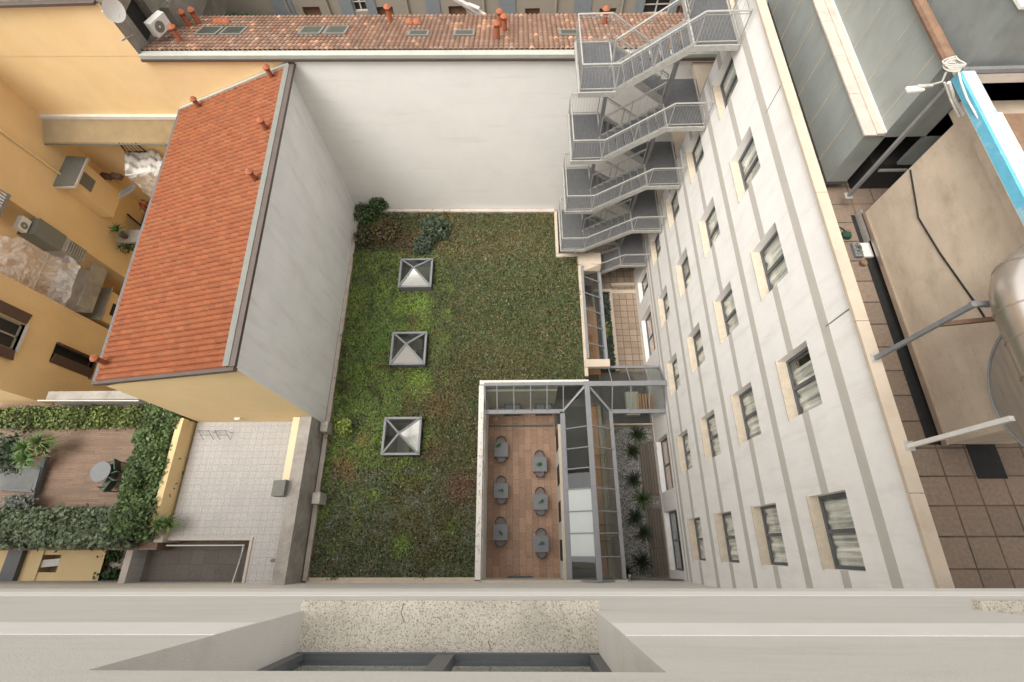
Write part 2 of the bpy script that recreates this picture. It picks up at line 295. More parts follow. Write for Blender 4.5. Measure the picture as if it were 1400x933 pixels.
def leafmesh(name, P, size, cols, parent=None, flat=.5, aspect=1.6, loc=None, m='leaf'):
    """many small leaf faces; P (n,3) centres, size (n,), cols (n,3)"""
    n = len(P); ang = rng.random(n)*2*np.pi
    nz = rng.normal(size=(n,3))*(1-flat); nz[:,2] = np.abs(nz[:,2])+flat; nz /= np.linalg.norm(nz,axis=1)[:,None]
    t = np.stack([np.cos(ang),np.sin(ang),np.zeros(n)],1); t -= nz*(t*nz).sum(1)[:,None]; t /= np.linalg.norm(t,axis=1)[:,None]
    b = np.cross(nz, t); s = size[:,None]
    v = np.stack([P-t*s*aspect/2, P-b*s/2+nz*s*.1, P+t*s*aspect/2, P+b*s/2+nz*s*.1],1).reshape(-1,3)
    off = np.array((0.,0.,0.))
    me = bpy.data.meshes.new(name); o = bpy.data.objects.new(name, me); COL.objects.link(o)
    if parent is not None:
        o.parent = parent; p = parent
        while p is not None: off += np.array(p.location); p = p.parent
    elif loc is not None: o.location = loc; off = np.array(loc, float)
    v = v-off
    me.vertices.add(4*n); me.vertices.foreach_set('co', v.astype(np.float32).ravel())
    me.loops.add(4*n); me.loops.foreach_set('vertex_index', np.arange(4*n, dtype=np.int32))
    me.polygons.add(n); me.polygons.foreach_set('loop_start', np.arange(0,4*n,4,dtype=np.int32))
    me.materials.append(Mt[m]); me.update(calc_edges=True)
    ca = me.color_attributes.new('tint','FLOAT_COLOR','CORNER'); arr = np.ones((n,4,4),np.float32); arr[:,:,:3] = np.clip(cols,0.003,1)[:,None,:]
    ca.data.foreach_set('color', arr.ravel()); return o
def spiky(mb, c, n, L, w, droop=.5, col=(.05,.09,.02), up=(.2,1.2)):
    for k in range(n):
        a = random.random()*6.283; e = random.uniform(*up); l = L*random.uniform(.7,1.1)
        d = Vector((math.cos(a)*math.cos(e), math.sin(a)*math.cos(e), math.sin(e))); s = Vector((-math.sin(a), math.cos(a), 0))*w/2
        p0 = Vector(c); p1 = p0+d*l*.5; p2 = p0+d*l+Vector((0,0,-droop*l*math.cos(e))); cc = tuple(x*random.uniform(.6,1.4) for x in col)
        mb.face([p0-s*.6, p0+s*.6, p1+s, p1-s], cc); mb.face([p1-s, p1+s, p2], cc)
def XP(X): return lambda u, v, d: (X+d, u, v)      # wall facing -X, u=y v=z, depth to +X
def YP(Y): return lambda u, v, d: (u, Y-d, v)      # wall facing +Y, depth to -Y
# ================================================================== SETTING
g = MB().face([(-300,-300,-.06),(300,-300,-.06),(300,300,-.06),(-300,300,-.06)]); struct(g.build('ground','darkconc'))
struct(MB().face([(-1.96,-1.3,.0),(1.66,-1.3,.0),(1.66,7.0,.0),(-1.96,7.0,.0)]).build('terrace_floor','terr'))
struct(MB().face([(4.2,9.3,.0),(7,9.3,.0),(7,17.5,.0),(4.2,17.5,.0)]).build('courtyard_paving','court'))
gv = MB().face([(4.24,-1.3,.0),(6.93,-1.3,.0),(6.93,6.4,.0),(4.24,6.4,.0)]).build('gravel_bed','grav'); gv['kind'] = 'structure'
n = 9000
P = np.stack([rng.uniform(4.26,6.9,n), rng.uniform(-1.28,6.3,n), rng.uniform(.0,.04,n)],1); gcol = np.array([(.22,.215,.20)])*rng.uniform(.4,2.1,(n,1))
o = leafmesh('loose_gravel', P, rng.uniform(.03,.07,n), gcol, flat=.6, aspect=1.2); o['kind'] = 'stuff'; tag(o,'loose grey stones in the narrow planted court beside the white facade','gravel')

# ================================================================== BUILDING UNDER THE CAMERA
nb = thing('apartment_building', 'cream rendered building directly below the camera with white stripes and pebbled window sills', 'building', (0,-.34,0))
nwin = [(.415+4.06*k-1.77, .415+4.06*k, 23.17, 24.76) for k in range(-2,3)]
w = MB(); sheet(w, YP(-.34), (-14,14), (21.4,27.6), nwin, .26)
w.face([(-14,-.34,21.4),(14,-.34,21.4),(14,-1.3,21.4),(-14,-1.3,21.4)])
w.box((-14,-9,21.6),(14,-.72,27.5)); w.box((-14,-.74,21.41),(-13.7,-.345,27.6)); w.box((13.7,-.74,21.41),(14,-.345,27.6)); w.box((-14,-9,27.6),(14,-.35,27.75))
w.build('wall','near',nb)
for a, b in ((21.78,22.18),):
    MB().box((-14,-.337,a),(14,-.345,b)).build('stripe','nearband',nb)
xs = [-14]+[x for h in nwin for x in (h[0],h[1])]+[14]
for a, b in zip(xs[::2], xs[1::2]): MB().box((a+.004,-.337,23.72),(b-.004,-.345,24.09)).build('stripe','nearband',nb)
for h in nwin:
    MB().box((h[0]-.02,-.287,23.105),(h[1]+.02,-.60,23.172)).build('window_sill','granite',nb)
    f = MB(); x0,x1,z0,z1 = h[0],h[1],23.17,24.76; Y=-.555; Y2=-.63
    f.box((x0,Y,z0),(x1,Y2,z0+.045)); f.box((x0,Y,z1-.06),(x1,Y2,z1)); f.box((x0,Y,z0+.06),(x0+.06,Y2,z1-.06)); f.box((x1-.06,Y,z0+.06),(x1,Y2,z1-.06)); xm=(x0+x1)/2
    f.box((xm-.05,Y,z0+.06),(xm+.05,Y2,z1-.06))
    fo = f.build('window','frame',nb)
    MB().box((x0+.06,Y-.03,z0+.06),(xm-.05,Y-.04,z1-.06)).build('pane','glass',fo); MB().box((xm+.05,Y-.03,z0+.06),(x1-.06,Y-.04,z1-.06)).build('pane','glass',fo)
    c = MB(); N_=40
    for k in range(N_):
        a = x0+.07+(xm-x0-.13)*k/N_; b = x0+.07+(xm-x0-.13)*(k+1)/N_
        c.face([(a,-.66+.01*math.sin(k*1.3),z0+.06),(b,-.66+.01*math.sin(k*1.3+1.3),z0+.06),(b,-.66+.01*math.sin(k*1.3+1.3),z1-.06),(a,-.66+.01*math.sin(k*1.3),z1-.06)])
    c.build('blind','curtain',fo)
w = MB(); low = [(x,x+1.6,z,z+1.5) for z in (10.8,14,17.2) for x in (-12,-8,-4,0,3.8)]
sheet(w, YP(-1.3), (-30,6.93), (0,21.4), low, .2); w.box((-30,-9,0),(6.9,-1.52,21.4)); w.build('lower_wall','near',nb)
for h in low: MB().box((h[0]-.05,-1.2,h[2]-.06),(h[1]+.05,-1.5,h[2])).build('window_sill','granite',nb)
MB().box((-2,-1.22,3.32),(4.3,-1.3,3.4)).box((-9.4,-1.24,3.45),(-2,-1.3,3.62)).build('string_course','coping',nb)
MB().box((-.9,-1.28,.12),(.3,-1.2,.2)).build('door_threshold','frame',nb)

# ================================================================== WHITE HOTEL WING (right)
X0 = 6.926
hb = thing('hotel_building', 'white rendered hotel wing with beige horizontal bands, deep square windows and a tiled flat roof', 'building', (X0,7,0))
cols = [15.2849-3.5295*k for k in range(5)]
hw = [(y-1.606, y, 13.83-3.2*r, 15.34-3.2*r) for y in cols for r in range(4)]
gw = [(2.62,5.18,.58,2.7),(-.93,1.67,.5,2.7),(9.68,12.3,.5,2.65),(13.3,14.75,.7,2.8)]
w = MB(); sheet(w, XP(X0), (-1.3,15.95), (0,17.2), hw+gw, .30)
w.face([(X0,15.95,0),(7.9,15.95,0),(7.9,15.95,17.2),(X0,15.95,17.2)]); w.face([(7.9,15.95,0),(7.9,18.3,0),(7.9,18.3,17.2),(7.9,15.95,17.2)])
w.box((X0+.62,-1.3,0),(22,15.9,15.98)); w.box((X0+.32,-1.3,15.6),(X0+.62,15.9,15.98)); w.box((X0+.14,-1.3,15.85),(X0+.32,15.9,15.98)); w.box((X0+.01,-1.3,16.0),(X0+.15,15.95,17.2)); w.box((7.92,15.9,0),(22,18.6,15.98))
w.build('wall','render',hb)
for k in range(5):
    MB().box((X0,15.96,3.2*(k+1)-.25),(7.9,18.2,3.2*(k+1)-.03)).build('access_slab','coping',hb)
for k in range(5): MB().box((X0-.004,-1.3,16.0-3.15*k),(X0+.004,15.95,16.31-3.15*k)).build('band','band',hb)
for r in range(4):
    z0 = 14.44-3.2*r; pts = [15.95]+[q for y in cols for q in (y, y-1.606)]+[-1.3]
    for a, b in zip(pts[::2], pts[1::2]): MB().box((X0-.004,b+.004,z0),(X0+.004,a-.004,z0+.29)).build('band','band',hb)
MB().box((X0-.004,-1.3,3.0),(X0+.004,15.95,3.16)).build('band','band',hb)
MB().box((X0-.03,-1.3,0),(X0+.004,2.6,.4)).build('plinth','ledge',hb); MB().box((X0-.03,5.2,0),(X0+.004,9.6,.4)).build('plinth','ledge',hb)
# stone coping in lengths
ys = [-1.3,.9,4.3,7.6,11.2,14.6,16.0]
for a, b in zip(ys, ys[1:]): MB().box((X0-.09,a+.006,17.2),(X0+.17,b-.006,17.285)).build('coping','coping',hb)
MB().face([(X0+.14,-1.3,15.995),(22,-1.3,15.995),(22,18.6,15.995),(X0+.14,18.6,15.995)]).build('roof_paving','paver',hb)
MB().box((X0-.006,4.66,16.2),(X0+.004,4.685,17.15)).box((X0-.006,11.3,16.2),(X0+.004,11.32,17.15)).build('expansion_joint','frame',hb)
# roof drain slot
MB().box((8.48,2.0,15.999),(9.3,7.9,16.004)).build('gutter_slot','black',hb)
MB().box((9.25,1.3,15.999),(9.85,1.995,16.004)).build('gutter_slot','black',hb)
MB().box((8.58,7.0,16.0),(8.61,7.9,16.25)).build('slot_edge','galv',hb)
def make_win(y0, y1, z0, z1, kind=0):
    d = .26; f = MB(); fx0 = X0+d-.02; fx1 = X0+d+.05; t = .075
    f.box((fx0,y0,z0),(fx1,y1,z0+t)); f.box((fx0,y0,z1-t),(fx1,y1,z1)); f.box((fx0,y0,z0+t),(fx1,y0+t,z1-t)); f.box((fx0,y1-t,z0+t),(fx1,y1,z1-t)); ym=(y0+y1)/2
    f.box((fx0,ym-.045,z0+t),(fx1,ym+.045,z1-t)); fo = f.build('window','frame',hb)
    if kind == 0:
        MB().box((X0-.035,y0-.03,z0-.03),(X0+d-.02,y1+.03,z0+.012)).build('sill','granite_far',fo)
    for a, b in ((y0+t,ym-.045),(ym+.045,y1-t)): MB().box((fx0+.03,a,z0+t),(fx0+.036,b,z1-t)).build('pane','glass',fo)
    c = MB(); N_=34; xo = fx1+.05; gap = (y1-y0)*random.choice([0,0,0,.0,.18,.3,.45]) if kind == 0 and y1 > 2 else 0
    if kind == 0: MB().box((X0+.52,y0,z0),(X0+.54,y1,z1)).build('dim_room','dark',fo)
    for k in range(N_):
        a = y0+(y1-y0-gap)*k/N_; b = y0+(y1-y0-gap)*(k+1)/N_
        p = [xo+.045*math.sin(a*17+z0)+.02*math.sin(a*41), xo+.045*math.sin(b*17+z0)+.02*math.sin(b*41)]
        c.face([(p[0],a,z0),(p[1],b,z0),(p[1],b,z1),(p[0],a,z1)])
    if kind == 0: c.build('curtain','curtain',fo, smooth=True)
    elif kind == 1: MB().box((xo,y0,z0),(xo+.02,y1,z1)).build('room_panel','browncurtain',fo)
    else: MB().box((xo,y0,z0),(xo+.02,y1,z1)).build('room_panel','dark',fo)
for h in hw: make_win(*h)
for k, h in enumerate(gw): make_win(*h, kind=(1,2,1,1)[k])

# ================================================================== FIRE ESCAPE
YN, YM, YM2, YF = 14.45, 15.62, 15.78, 16.95; XA, XB, XC, XD = 2.04, 3.24, 5.48, 6.80
fe = thing('fire_escape', 'galvanised steel fire escape stair zigzagging up the corner of the white hotel wing', 'staircase', ((XA+XD)/2, 15.7, 0))
def grating(mb, x0, x1, y0, y1, z, step=.045):
    y = y0
    while y < y1: mb.box((x0,y,z-.035),(x1,y+.012,z)); y += step
    x = x0
    while x < x1: mb.box((x,y0,z-.03),(x+.010,y1,z-.012)); x += .12
    mb.box((x0,y0,z-.040),(x1,y1,z-.036))
def frame_rect(mb, x0, x1, y0, y1, z, h=.17, t=.05):
    mb.box((x0,y0-t,z-h),(x1,y0,z+.02)); mb.box((x0,y1,z-h),(x1,y1+t,z+.02)); mb.box((x0-t,y0-t,z-h),(x0,y1+t,z+.02)); mb.box((x1,y0-t,z-h),(x1+t,y1+t,z+.02))
def railing(pts, h=1.05, post=None, bars=.11, name='railing'):
    mb = MB()
    for p, q in zip(pts, pts[1:]):
        p = Vector(p); q = Vector(q); up = Vector((0,0,h)); mb.tube([p+up, q+up], .028, 6); lo = Vector((0,0,.12)); mb.bar(p+lo, q+lo, .02, .035); mb.bar(p+Vector((0,0,h-.10)), q+Vector((0,0,h-.10)), .012, .02)
        L_ = (q-p).length; n_ = max(1, int(L_/bars))
        for k in range(1, n_):
            c = p.lerp(q, k/n_); mb.bar(c+lo, c+Vector((0,0,h-.10)), .0065, .0065)
        for c in (p, q): mb.tube([c+Vector((random.uniform(-.004,.004),random.uniform(-.004,.004),0)), c+up], .021, 6)
        if L_ > 1.6: c = p.lerp(q,.5); mb.tube([c, c+up], .02, 6)
    return mb.build(name, 'galv', fe)
for k in range(5):
    z = 16-3.2*k; zl = z-1.6
    m_ = MB(); grating(m_, XC, XD, YN, YF, z); m_.build('landing','galvdark',fe); m_ = MB(); frame_rect(m_, XC, XD, YN, YF, z); m_.build('landing_frame','galv',fe)
    if k < 4 or True:
        m_ = MB(); grating(m_, XA if k<4 else XA+.9, XB, YN, YF, zl) if k < 4 else None
        if k < 4: m_.build('landing','galvdark',fe); m_ = MB(); frame_rect(m_, XA, XB, YN, YF, zl); m_.build('landing_frame','galv',fe)
    def flight(y0, y1, xa, za, xb, zb, name='stair_flight'):
        n_ = 8; t = MB(); s = MB()
        for i in range(n_):
            x = xa+(xb-xa)*(i+.5)/n_; zz = za+(zb-za)*(i+1)/(n_+1)
            yy = y0+.03
            while yy < y1-.03: t.box((x-.14,yy,zz-.03),(x+.14,yy+.012,zz)); yy += .05
            t.box((x-.14,y0+.03,zz-.034),(x+.14,y1-.03,zz-.031))
            sx = -.14 if xb > xa else .14
            t.box((x+sx-.012,y0+.03,zz-.05),(x+sx+.012,y1-.03,zz+.006))
        for y in (y0, y1): s.bar((xa,y,za-.06),(xb,y,zb-.06),.045,.22)
        o = t.build(name,'galvdark',fe); s.build('stringer','galv',o)
    if k < 4: flight(YN, YM, XB, zl, XC, z)
    else:
        flight(YN, YM, XB+.1, zl, XC, z)
    if k < 4: flight(YM2, YF, XB, zl, XC, z-3.2)
    if k < 4:
        railing([(XB,YN,zl),(XA,YN,zl),(XA,YF,zl),(XB,YF,zl)]); railing([(XB,YF,zl),(XC,YF,z-3.2)]); railing([(XB,YM2,zl),(XC-.1,YM2,z-3.12)], bars=.3)
    railing([(XB,YN,zl),(XC,YN,z),(XD,YN,z)]); railing([(XB,YM,zl),(XC-.15,YM,z-.1)], bars=.3)
    railing([(XC,YM2 if k else YM2,z),(XC,YF,z)] ) if k == 0 else None
    railing([(XD,YN,z),(XD,YN+1.3,z)], bars=.5)
for x, y in ((XB-.03,YM+.08),(XC+.03,YM+.08)):
    MB().bar((x,y,0),(x,y,16 if x > 4 else 14.4),.14,.14,up=(0,1,0)).build('column','galvdark',fe)
for k in range(5):
    z = 16-3.2*k; m_ = MB()
    m_.bar((XB-.03,YN,z-1.78),(XB-.03,YF,z-1.78),.1,.14); m_.bar((XC+.03,YN,z-.18),(XC+.03,YF,z-.18),.1,.14); m_.build('bracket','galv',fe)
m_ = MB(); grating(m_, 5.75, 7.0, YF+.1, 20.5, 16.25); m_.box((5.7,YF+.05,16.05),(5.75,20.5,16.28)); m_.box((5.75,YF+.05,16.05),(7.0,YF+.1,16.28)); m_.build('roof_walkway','galvdark',fe)
railing([(5.7,YF+.05,16.25),(5.7,20.5,16.25)])

# ================================================================== BACK BUILDING
bb = thing('row_house', 'long low house with a weathered terracotta roof behind the blank party wall', 'house', (-4,bwY(-4)+2,0))
w = MB(); w.face([(-9.73,bwY(-9.73),0),(8.5,bwY(8.5),0),(8.5,bwY(8.5),13.1),(-9.73,bwY(-9.73),13.1)]); w.build('white_wall','whitewall',bb)
w = MB(); w.face([(-23,bwY(-23),0),(-9.73,bwY(-9.73),0),(-9.73,bwY(-9.73),13.1),(-23,bwY(-23),13.1)]); w.build('yellow_wall','yellow',bb)
def roofz(d): return 13.17-.315*d
def shear(x, d): return (x, bwY(x)+.12+d, roofz(d))
V = []; fc = []; tc = []
nx = int(24/.205); nd = 12
for i in range(nx):
    xa = -15.6+i*.205
    for j in range(nd):
        da = .08+j*.345; base = random.choice([(.26,.155,.105),(.29,.175,.12),(.25,.145,.095),(.32,.205,.145),(.23,.14,.10),(.28,.15,.095)]); f_ = random.uniform(.8,1.15)
        if random.random() < .05: base = (.50,.28,.17)
        cc = tuple(c*f_ for c in base); S = 5
        for s in range(S):
            for q in (s, s+1):
                a = q/S; x = xa+a*.205; h = .075*max(0,math.sin(a*math.pi))**.7
                for e, lift in ((0,.03),(1,0)):
                    p = shear(x, da+e*.36); V.append((p[0], p[1], p[2]+h+lift*.9))
            i0 = len(V)-4; fc.append((i0, i0+2, i0+3, i0+1)); tc.append(cc)
m_ = MB(); m_.v = V; m_.f = fc; m_.c = tc
rf = m_.build('tiled_roof','tiles',bb,tint=True)
m_ = MB(); m_.face([shear(-15.6,0),shear(8.9,0),shear(8.9,4.25),shear(-15.6,4.25)]); m_.face([(-15.6,bwY(-15.6)+4.4,0),(8.9,bwY(8.9)+4.4,0),(8.9,bwY(8.9)+4.4,11.8),(-15.6,bwY(-15.6)+4.4,11.8)])
m_.v = [(a,b,c-.02) for a,b,c in m_.v]; m_.build('roof_deck','terracotta',bb)
m_ = MB(); Xs = [-15.62, 8.6]
m_.hexa([(Xs[0],bwY(Xs[0])-.09,13.02),(Xs[1],bwY(Xs[1])-.09,13.02),(Xs[1],bwY(Xs[1])+.2,13.02),(Xs[0],bwY(Xs[0])+.2,13.02),(Xs[0],bwY(Xs[0])-.09,13.17),(Xs[1],bwY(Xs[1])-.09,13.17),(Xs[1],bwY(Xs[1])+.2,13.17),(Xs[0],bwY(Xs[0])+.2,13.17)]); m_.build('flashing','gutter',bb)
m_ = MB(); m_.hexa([(Xs[0],bwY(Xs[0])-.15,12.93),(Xs[1],bwY(Xs[1])-.15,12.93),(Xs[1],bwY(Xs[1])-.02,12.93),(Xs[0],bwY(Xs[0])-.02,12.93),(Xs[0],bwY(Xs[0])-.15,13.03),(Xs[1],bwY(Xs[1])-.15,13.03),(Xs[1],bwY(Xs[1])-.02,13.03),(Xs[0],bwY(Xs[0])-.02,13.03)]); m_.build('drip_edge','brownmetal',bb)
def roofwin(x, d, w_, l_):
    m_ = MB(); P_ = [shear(x-w_/2,d),shear(x+w_/2,d),shear(x+w_/2,d+l_),shear(x-w_/2,d+l_)]
    m_.hexa([(p[0],p[1],p[2]-.05) for p in P_]+[(p[0],p[1],p[2]+.13) for p in P_]); o = m_.build('roof_window','greymetal',rf)
    P_ = [shear(x-w_/2+.09,d+.09),shear(x+w_/2-.09,d+.09),shear(x+w_/2-.09,d+l_-.09),shear(x-w_/2+.09,d+l_-.09)]
    MB().face([(p[0],p[1],p[2]+.135) for p in P_]).build('pane','skysheen' if False else 'skyglass',o)
for x in (-9.05,-7.95,-13.6,-12.5): roofwin(x,1.7,.98,.95)
for x in (-4.3,-2.35,2.1): roofwin(x,1.45,.9,.62)
def chim(x, y, z, h=.75, r=.12, cap='cone', par=None):
    m_ = MB(); m_.lathe((x,y,z-.2),[(r*1.3,0),(r*1.25,.25),(r,.28),(r,.2+h*.7)],12); 
    for a in range(4):
        an = a*math.pi/2+.4; m_.box((x+math.cos(an)*r*.8-.02,y+math.sin(an)*r*.8-.02,z+h*.7),(x+math.cos(an)*r*.8+.02,y+math.sin(an)*r*.8+.02,z+h*.9))
    m_.lathe((x,y,z+h*.88),[(r*1.45,0),(r*1.5,.03),(r*.9,.1),(.02,.16)],12); return m_.build('chimney_pot','terracotta',par)
for px, py, zz in ((252,63,12.7),(262,40,12.2),(275,37,12.1),(533,25,12.3),(680,55,12.75),(690,45,12.5),(684,38,12.3),(826,32,12.3)):
    p = Zp(px,py,zz); d = p[1]-bwY(p[0])-.12; chim(p[0],p[1],roofz(max(0,d)),.75,.11,par=rf)
for px in (560,570,302,309,296): 
    p = Zp(px,31 if px>400 else 30,12.2); MB().lathe((p[0],p[1],roofz(p[1]-bwY(p[0])-.12)),[(.19,0),(.18,.12),(.1,.2),(.02,.24)],10).build('vent_tile','terracotta',rf)
# taller yellow block
tb = thing('tower_house', 'taller yellow block with weathered grey flank rising at the far left corner', 'house', (-19,19.5,0))
w = MB(); w.face([(-23,bwY(-23)-.01,13.1),(-15.62,bwY(-15.62)-.01,13.1),(-15.62,bwY(-15.62)-.01,15.2),(-23,bwY(-23)-.01,15.2)]); w.build('front_wall','yellow',tb)
w = MB(); sheet(w, lambda u,v,d:(-15.6-d,u,v),(bwY(-15.6),27),(10,15.2),[(19.6,21.0,12.75,14.3)],.4); w.build('side_wall','mossgrey',tb)
MB().box((-16.5,19.5,12.6),(-16.02,21.2,14.5)).build('opening','dark',tb)
MB().box((-30,bwY(-23)-.22,15.2),(-15.45,27,15.4)).build('eave','mossgrey',tb); MB().box((-30,bwY(-23)-.4,15.22),(-15.7,bwY(-23)-.22,15.32)).build('gutter','brownmetal',tb)
MB().box((-15.6,21.6,11.6),(-15.2,27,13.2)).build('stair_wall','mossgrey',tb); MB().tube([(-15.25,21.9,11.4),(-15.25,21.9,13.3)],.05,6).build('pipe','oldwall',tb)
dish = thing('satellite_dish', 'white satellite dish on the grey flank of the yellow block', 'antenna', (-15.35,19.3,14.6))
m_ = MB(); cx,cy,cz = Xp(154,14,-15.1); nrm = Vector((.75,-.35,.15)).normalized(); a_ = nrm.cross(Vector((0,0,1))).normalized(); b_ = nrm.cross(a_)
rings = []
for q in range(6):
    r = .40*q/5; i = len(m_.v); m_.v += [tuple(Vector((cx,cy,cz))+a_*math.cos(t*math.pi/10)*r+b_*math.sin(t*math.pi/10)*r+nrm*(r*r*.5)) for t in range(20)]; rings.append(i)
for a, b in zip(rings, rings[1:]):
    for t in range(20): m_.f.append((a+t,a+(t+1)%20,b+(t+1)%20,b+t)); m_.c.append((1,1,1))
m_.build('reflector','acwhite',dish,smooth=True); MB().tube([(cx,cy,cz),(-15.6,cy+.1,cz-.1)],.03,6).tube([(cx,cy,cz-.3),tuple(Vector((cx,cy,cz))+nrm*.45)],.012,5).build('arm','acwhite',dish)
ant = tag(MB().tube([Xp(170,54,-15.3),Xp(182,48,-15.6)],.02,5).bar(Xp(166,56,-15.2),Xp(172,52,-15.2),.06,.06).build('antenna_arm','galv',loc=Xp(182,48,-15.6)),'small metal arm sticking out low on the grey flank above the party wall corner','antenna')
def ac_unit(loc, rz, label, group=None, s=1):
    t = thing('air_conditioner', label, 'air conditioner', loc, group); x,y,z = loc
    c_, s_ = math.cos(rz), math.sin(rz); R_ = lambda u,v,w_: (x+(u*c_-v*s_)*s, y+(u*s_+v*c_)*s, z+w_*s)
    b = MB().hexa([R_(-.42,-.16,.05),R_(.42,-.16,.05),R_(.42,.16,.05),R_(-.42,.16,.05),R_(-.42,-.16,.62),R_(.42,-.16,.62),R_(.42,.16,.62),R_(-.42,.16,.62)]); b.build('casing','acwhite',t)
    m_ = MB()
    for k in range(18):
        a0 = k*2*math.pi/18; a1 = (k+1)*2*math.pi/18; m_.face([R_(-.1+.22*math.cos(a0),-.163,.33+.22*math.sin(a0)),R_(-.1+.22*math.cos(a1),-.163,.33+.22*math.sin(a1)),R_(-.1+.05*math.cos(a1),-.166,.33+.05*math.sin(a1)),R_(-.1+.05*math.cos(a0),-.166,.33+.05*math.sin(a0))])
    m_.build('fan_grille','greymetal',t); MB().hexa([R_(-.4,-.14,0),R_(-.32,-.14,0),R_(-.32,.14,0),R_(-.4,.14,0),R_(-.4,-.14,.05),R_(-.32,-.14,.05),R_(-.32,.14,.05),R_(-.4,.14,.05)]).hexa([R_(.32,-.14,0),R_(.4,-.14,0),R_(.4,.14,0),R_(.32,.14,0),R_(.32,-.14,.05),R_(.4,-.14,.05),R_(.4,.14,.05),R_(.32,.14,.05)]).build('feet','greymetal',t)
    return t
p = Xp(224,44,-15.0); ac_unit((-15.0,p[1],p[2]), rad(65), 'white air conditioner unit on the grey flank beside the clay chimney pots')
# ================================================================== STREET FACADE BEHIND
fb = thing('street_house', 'old grey street house with shuttered windows beyond the terracotta roof', 'house', (0,28,0))
FY = 28
def fx(px): return Yp(px,12,FY)[0]
brown = [(413,437,10,26),(513,537,10,26),(613,637,9,26),(718,738,12,26),(820,843,12,26),(925,945,8,26)]; opn = []
for a,b,c,d in brown: opn.append((fx(a),fx(b),Yp(a,d,FY)[2],Yp(a,c,FY)[2]))
dk = [(484,502,-8,16),(880,915,-4,20),(940,960,-4,20)]
for a,b,c,d in dk: opn.append((fx(a),fx(b),Yp(a,d,FY)[2],Yp(a,c,FY)[2]))
w = MB(); sheet(w, lambda u,v,d:(u,FY+d,v), (-30,22),(0,14), opn, .25); w.build('wall','oldwall',fb)
for i, h in enumerate(opn):
    fo = MB().box((h[0],FY+.2,h[2]),(h[1],FY+.26,h[3])).build('window','rust' if i < 6 else 'dark',fb)
    if i >= 6:
        f = MB(); xm=(h[0]+h[1])/2
        for x in (h[0],xm,h[1]): f.box((x-.04,FY+.12,h[2]),(x+.04,FY+.16,h[3]))
        for zz in (h[2],(h[2]+h[3])/2,h[3]): f.box((h[0],FY+.1,zz-.03),(h[1],FY+.13,zz+.03))
        f.build('frame','whitepaint',fo)
for a, b in ((375,402),(466,483),(503,515),(583,602),(682,705),(785,808),(868,880),(915,925)):
    MB().box((fx(a),FY-.05,8.2),(fx(b),FY-.01,10.6)).build('shutter','blueshutter',fb)
MB().box((-24,26.6,8.25),(-14.6,FY,8.4)).build('balcony','darkconc',fb)
for px in (395,450,558,662,760,850,990): MB().tube([(fx(px),FY-.08,3),(fx(px),FY-.08,12)],.06,6).build('downpipe','oldwall',fb)
arm = thing('awning_arm', 'white folded metal arm leaning out above the terracotta roof', 'awning', Yp(640,10,25.5))
A,Bq = Yp(618,-4,25.5),Yp(664,22,25.5); C2 = Yp(652,24,25.5)
MB().bar(A,Bq,.22,.14).bar(A,C2,.06,.06).bar(Yp(640,6,25.5),Yp(655,12,25.4),.2,.08).build('arm','whitepaint',arm)
for px in (210,225,242,262,280,300,322,345):
    c = Yp(px,17+rng.uniform(-2,3),26.9); tag(MB().lathe((c[0],c[1],8.4),[(.16,0),(.2,.3),(.16,.3)],10).build('plant_pot','pot',loc=(c[0],c[1],8.4)),'small pot of greenery in the row on the balcony behind the terracotta roof','plant pot','pots on the far balcony')
    n = 260; d_ = rng.normal(size=(n,3))*np.array([.26,.2,.22]); Pp = np.array([c[0],c[1],8.95])+d_
    o = leafmesh('potted_shrub', Pp, rng.uniform(.06,.14,n), np.array([(.05,.11,.03)])*rng.uniform(.5,1.6,(n,1)), loc=(c[0],c[1],8.7)); tag(o,'leafy green shrub growing in the row on the balcony behind the terracotta roof','shrub','shrubs on the far balcony')
# ================================================================== ORANGE ROOF HOUSE
oh = thing('orange_roof_house', 'narrow house with bright orange tiled roof, white flank wall and yellow gable end', 'house', (-12.6,12,0))
RF = Bp(400,88,-.02); RN = (-9.45,5.45,11.9); EN = Zp(132,522,9.75); EF = Bp(249,150,-.02)
def roofP(u, v):     # u 0..1 ridge->eave, v 0..1 near->far
    a = [RN[i]*(1-v)+RF[i]*v for i in range(3)]; b = [EN[i]*(1-v)+EF[i]*v for i in range(3)]
    return [a[i]*(1-u)+b[i]*u for i in range(3)]
m_ = MB(); nu, nv = 19, 60; S = 8
for j in range(nv):
    for i in range(nu):
        base = random.choice([(.215,.059,.017),(.228,.064,.019),(.20,.054,.016),(.222,.07,.022)]); f_ = random.uniform(.9,1.08); cc = tuple(x*f_ for x in base); jz = random.uniform(-.012,.012)

        u0 = .035+.955*(i+(.0 if j%2 else .0))/nu; u1 = u0+.955/nu*1.06
        for s in range(S):
            pts = []
            for e, q in ((0,s),(0,s+1),(1,s+1),(1,s)):
                t = q/S; h = .095*max(0,math.sin(math.pi*t))**.55-.03*math.exp(-((t-.72)/.09)**2) ; p = roofP([u0,u1][e], (j+t)/nv); pts.append((p[0],p[1],p[2]+h+(.05 if e else .0)+jz))
            m_.face(pts, cc)
        pts = []
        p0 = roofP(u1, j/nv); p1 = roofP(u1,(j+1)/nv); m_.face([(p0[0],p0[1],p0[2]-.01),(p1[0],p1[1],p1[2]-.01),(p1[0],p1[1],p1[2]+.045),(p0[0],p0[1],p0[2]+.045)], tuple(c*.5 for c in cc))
otr = m_.build('tiled_roof','tiles',oh,tint=True)
m_ = MB(); q = [roofP(0,0),roofP(1,0),roofP(1,1),roofP(0,1)]; m_.hexa([(p[0],p[1],p[2]-.16) for p in q]+[(p[0],p[1],p[2]-.03) for p in q]); m_.build('roof_deck','terracotta',oh)
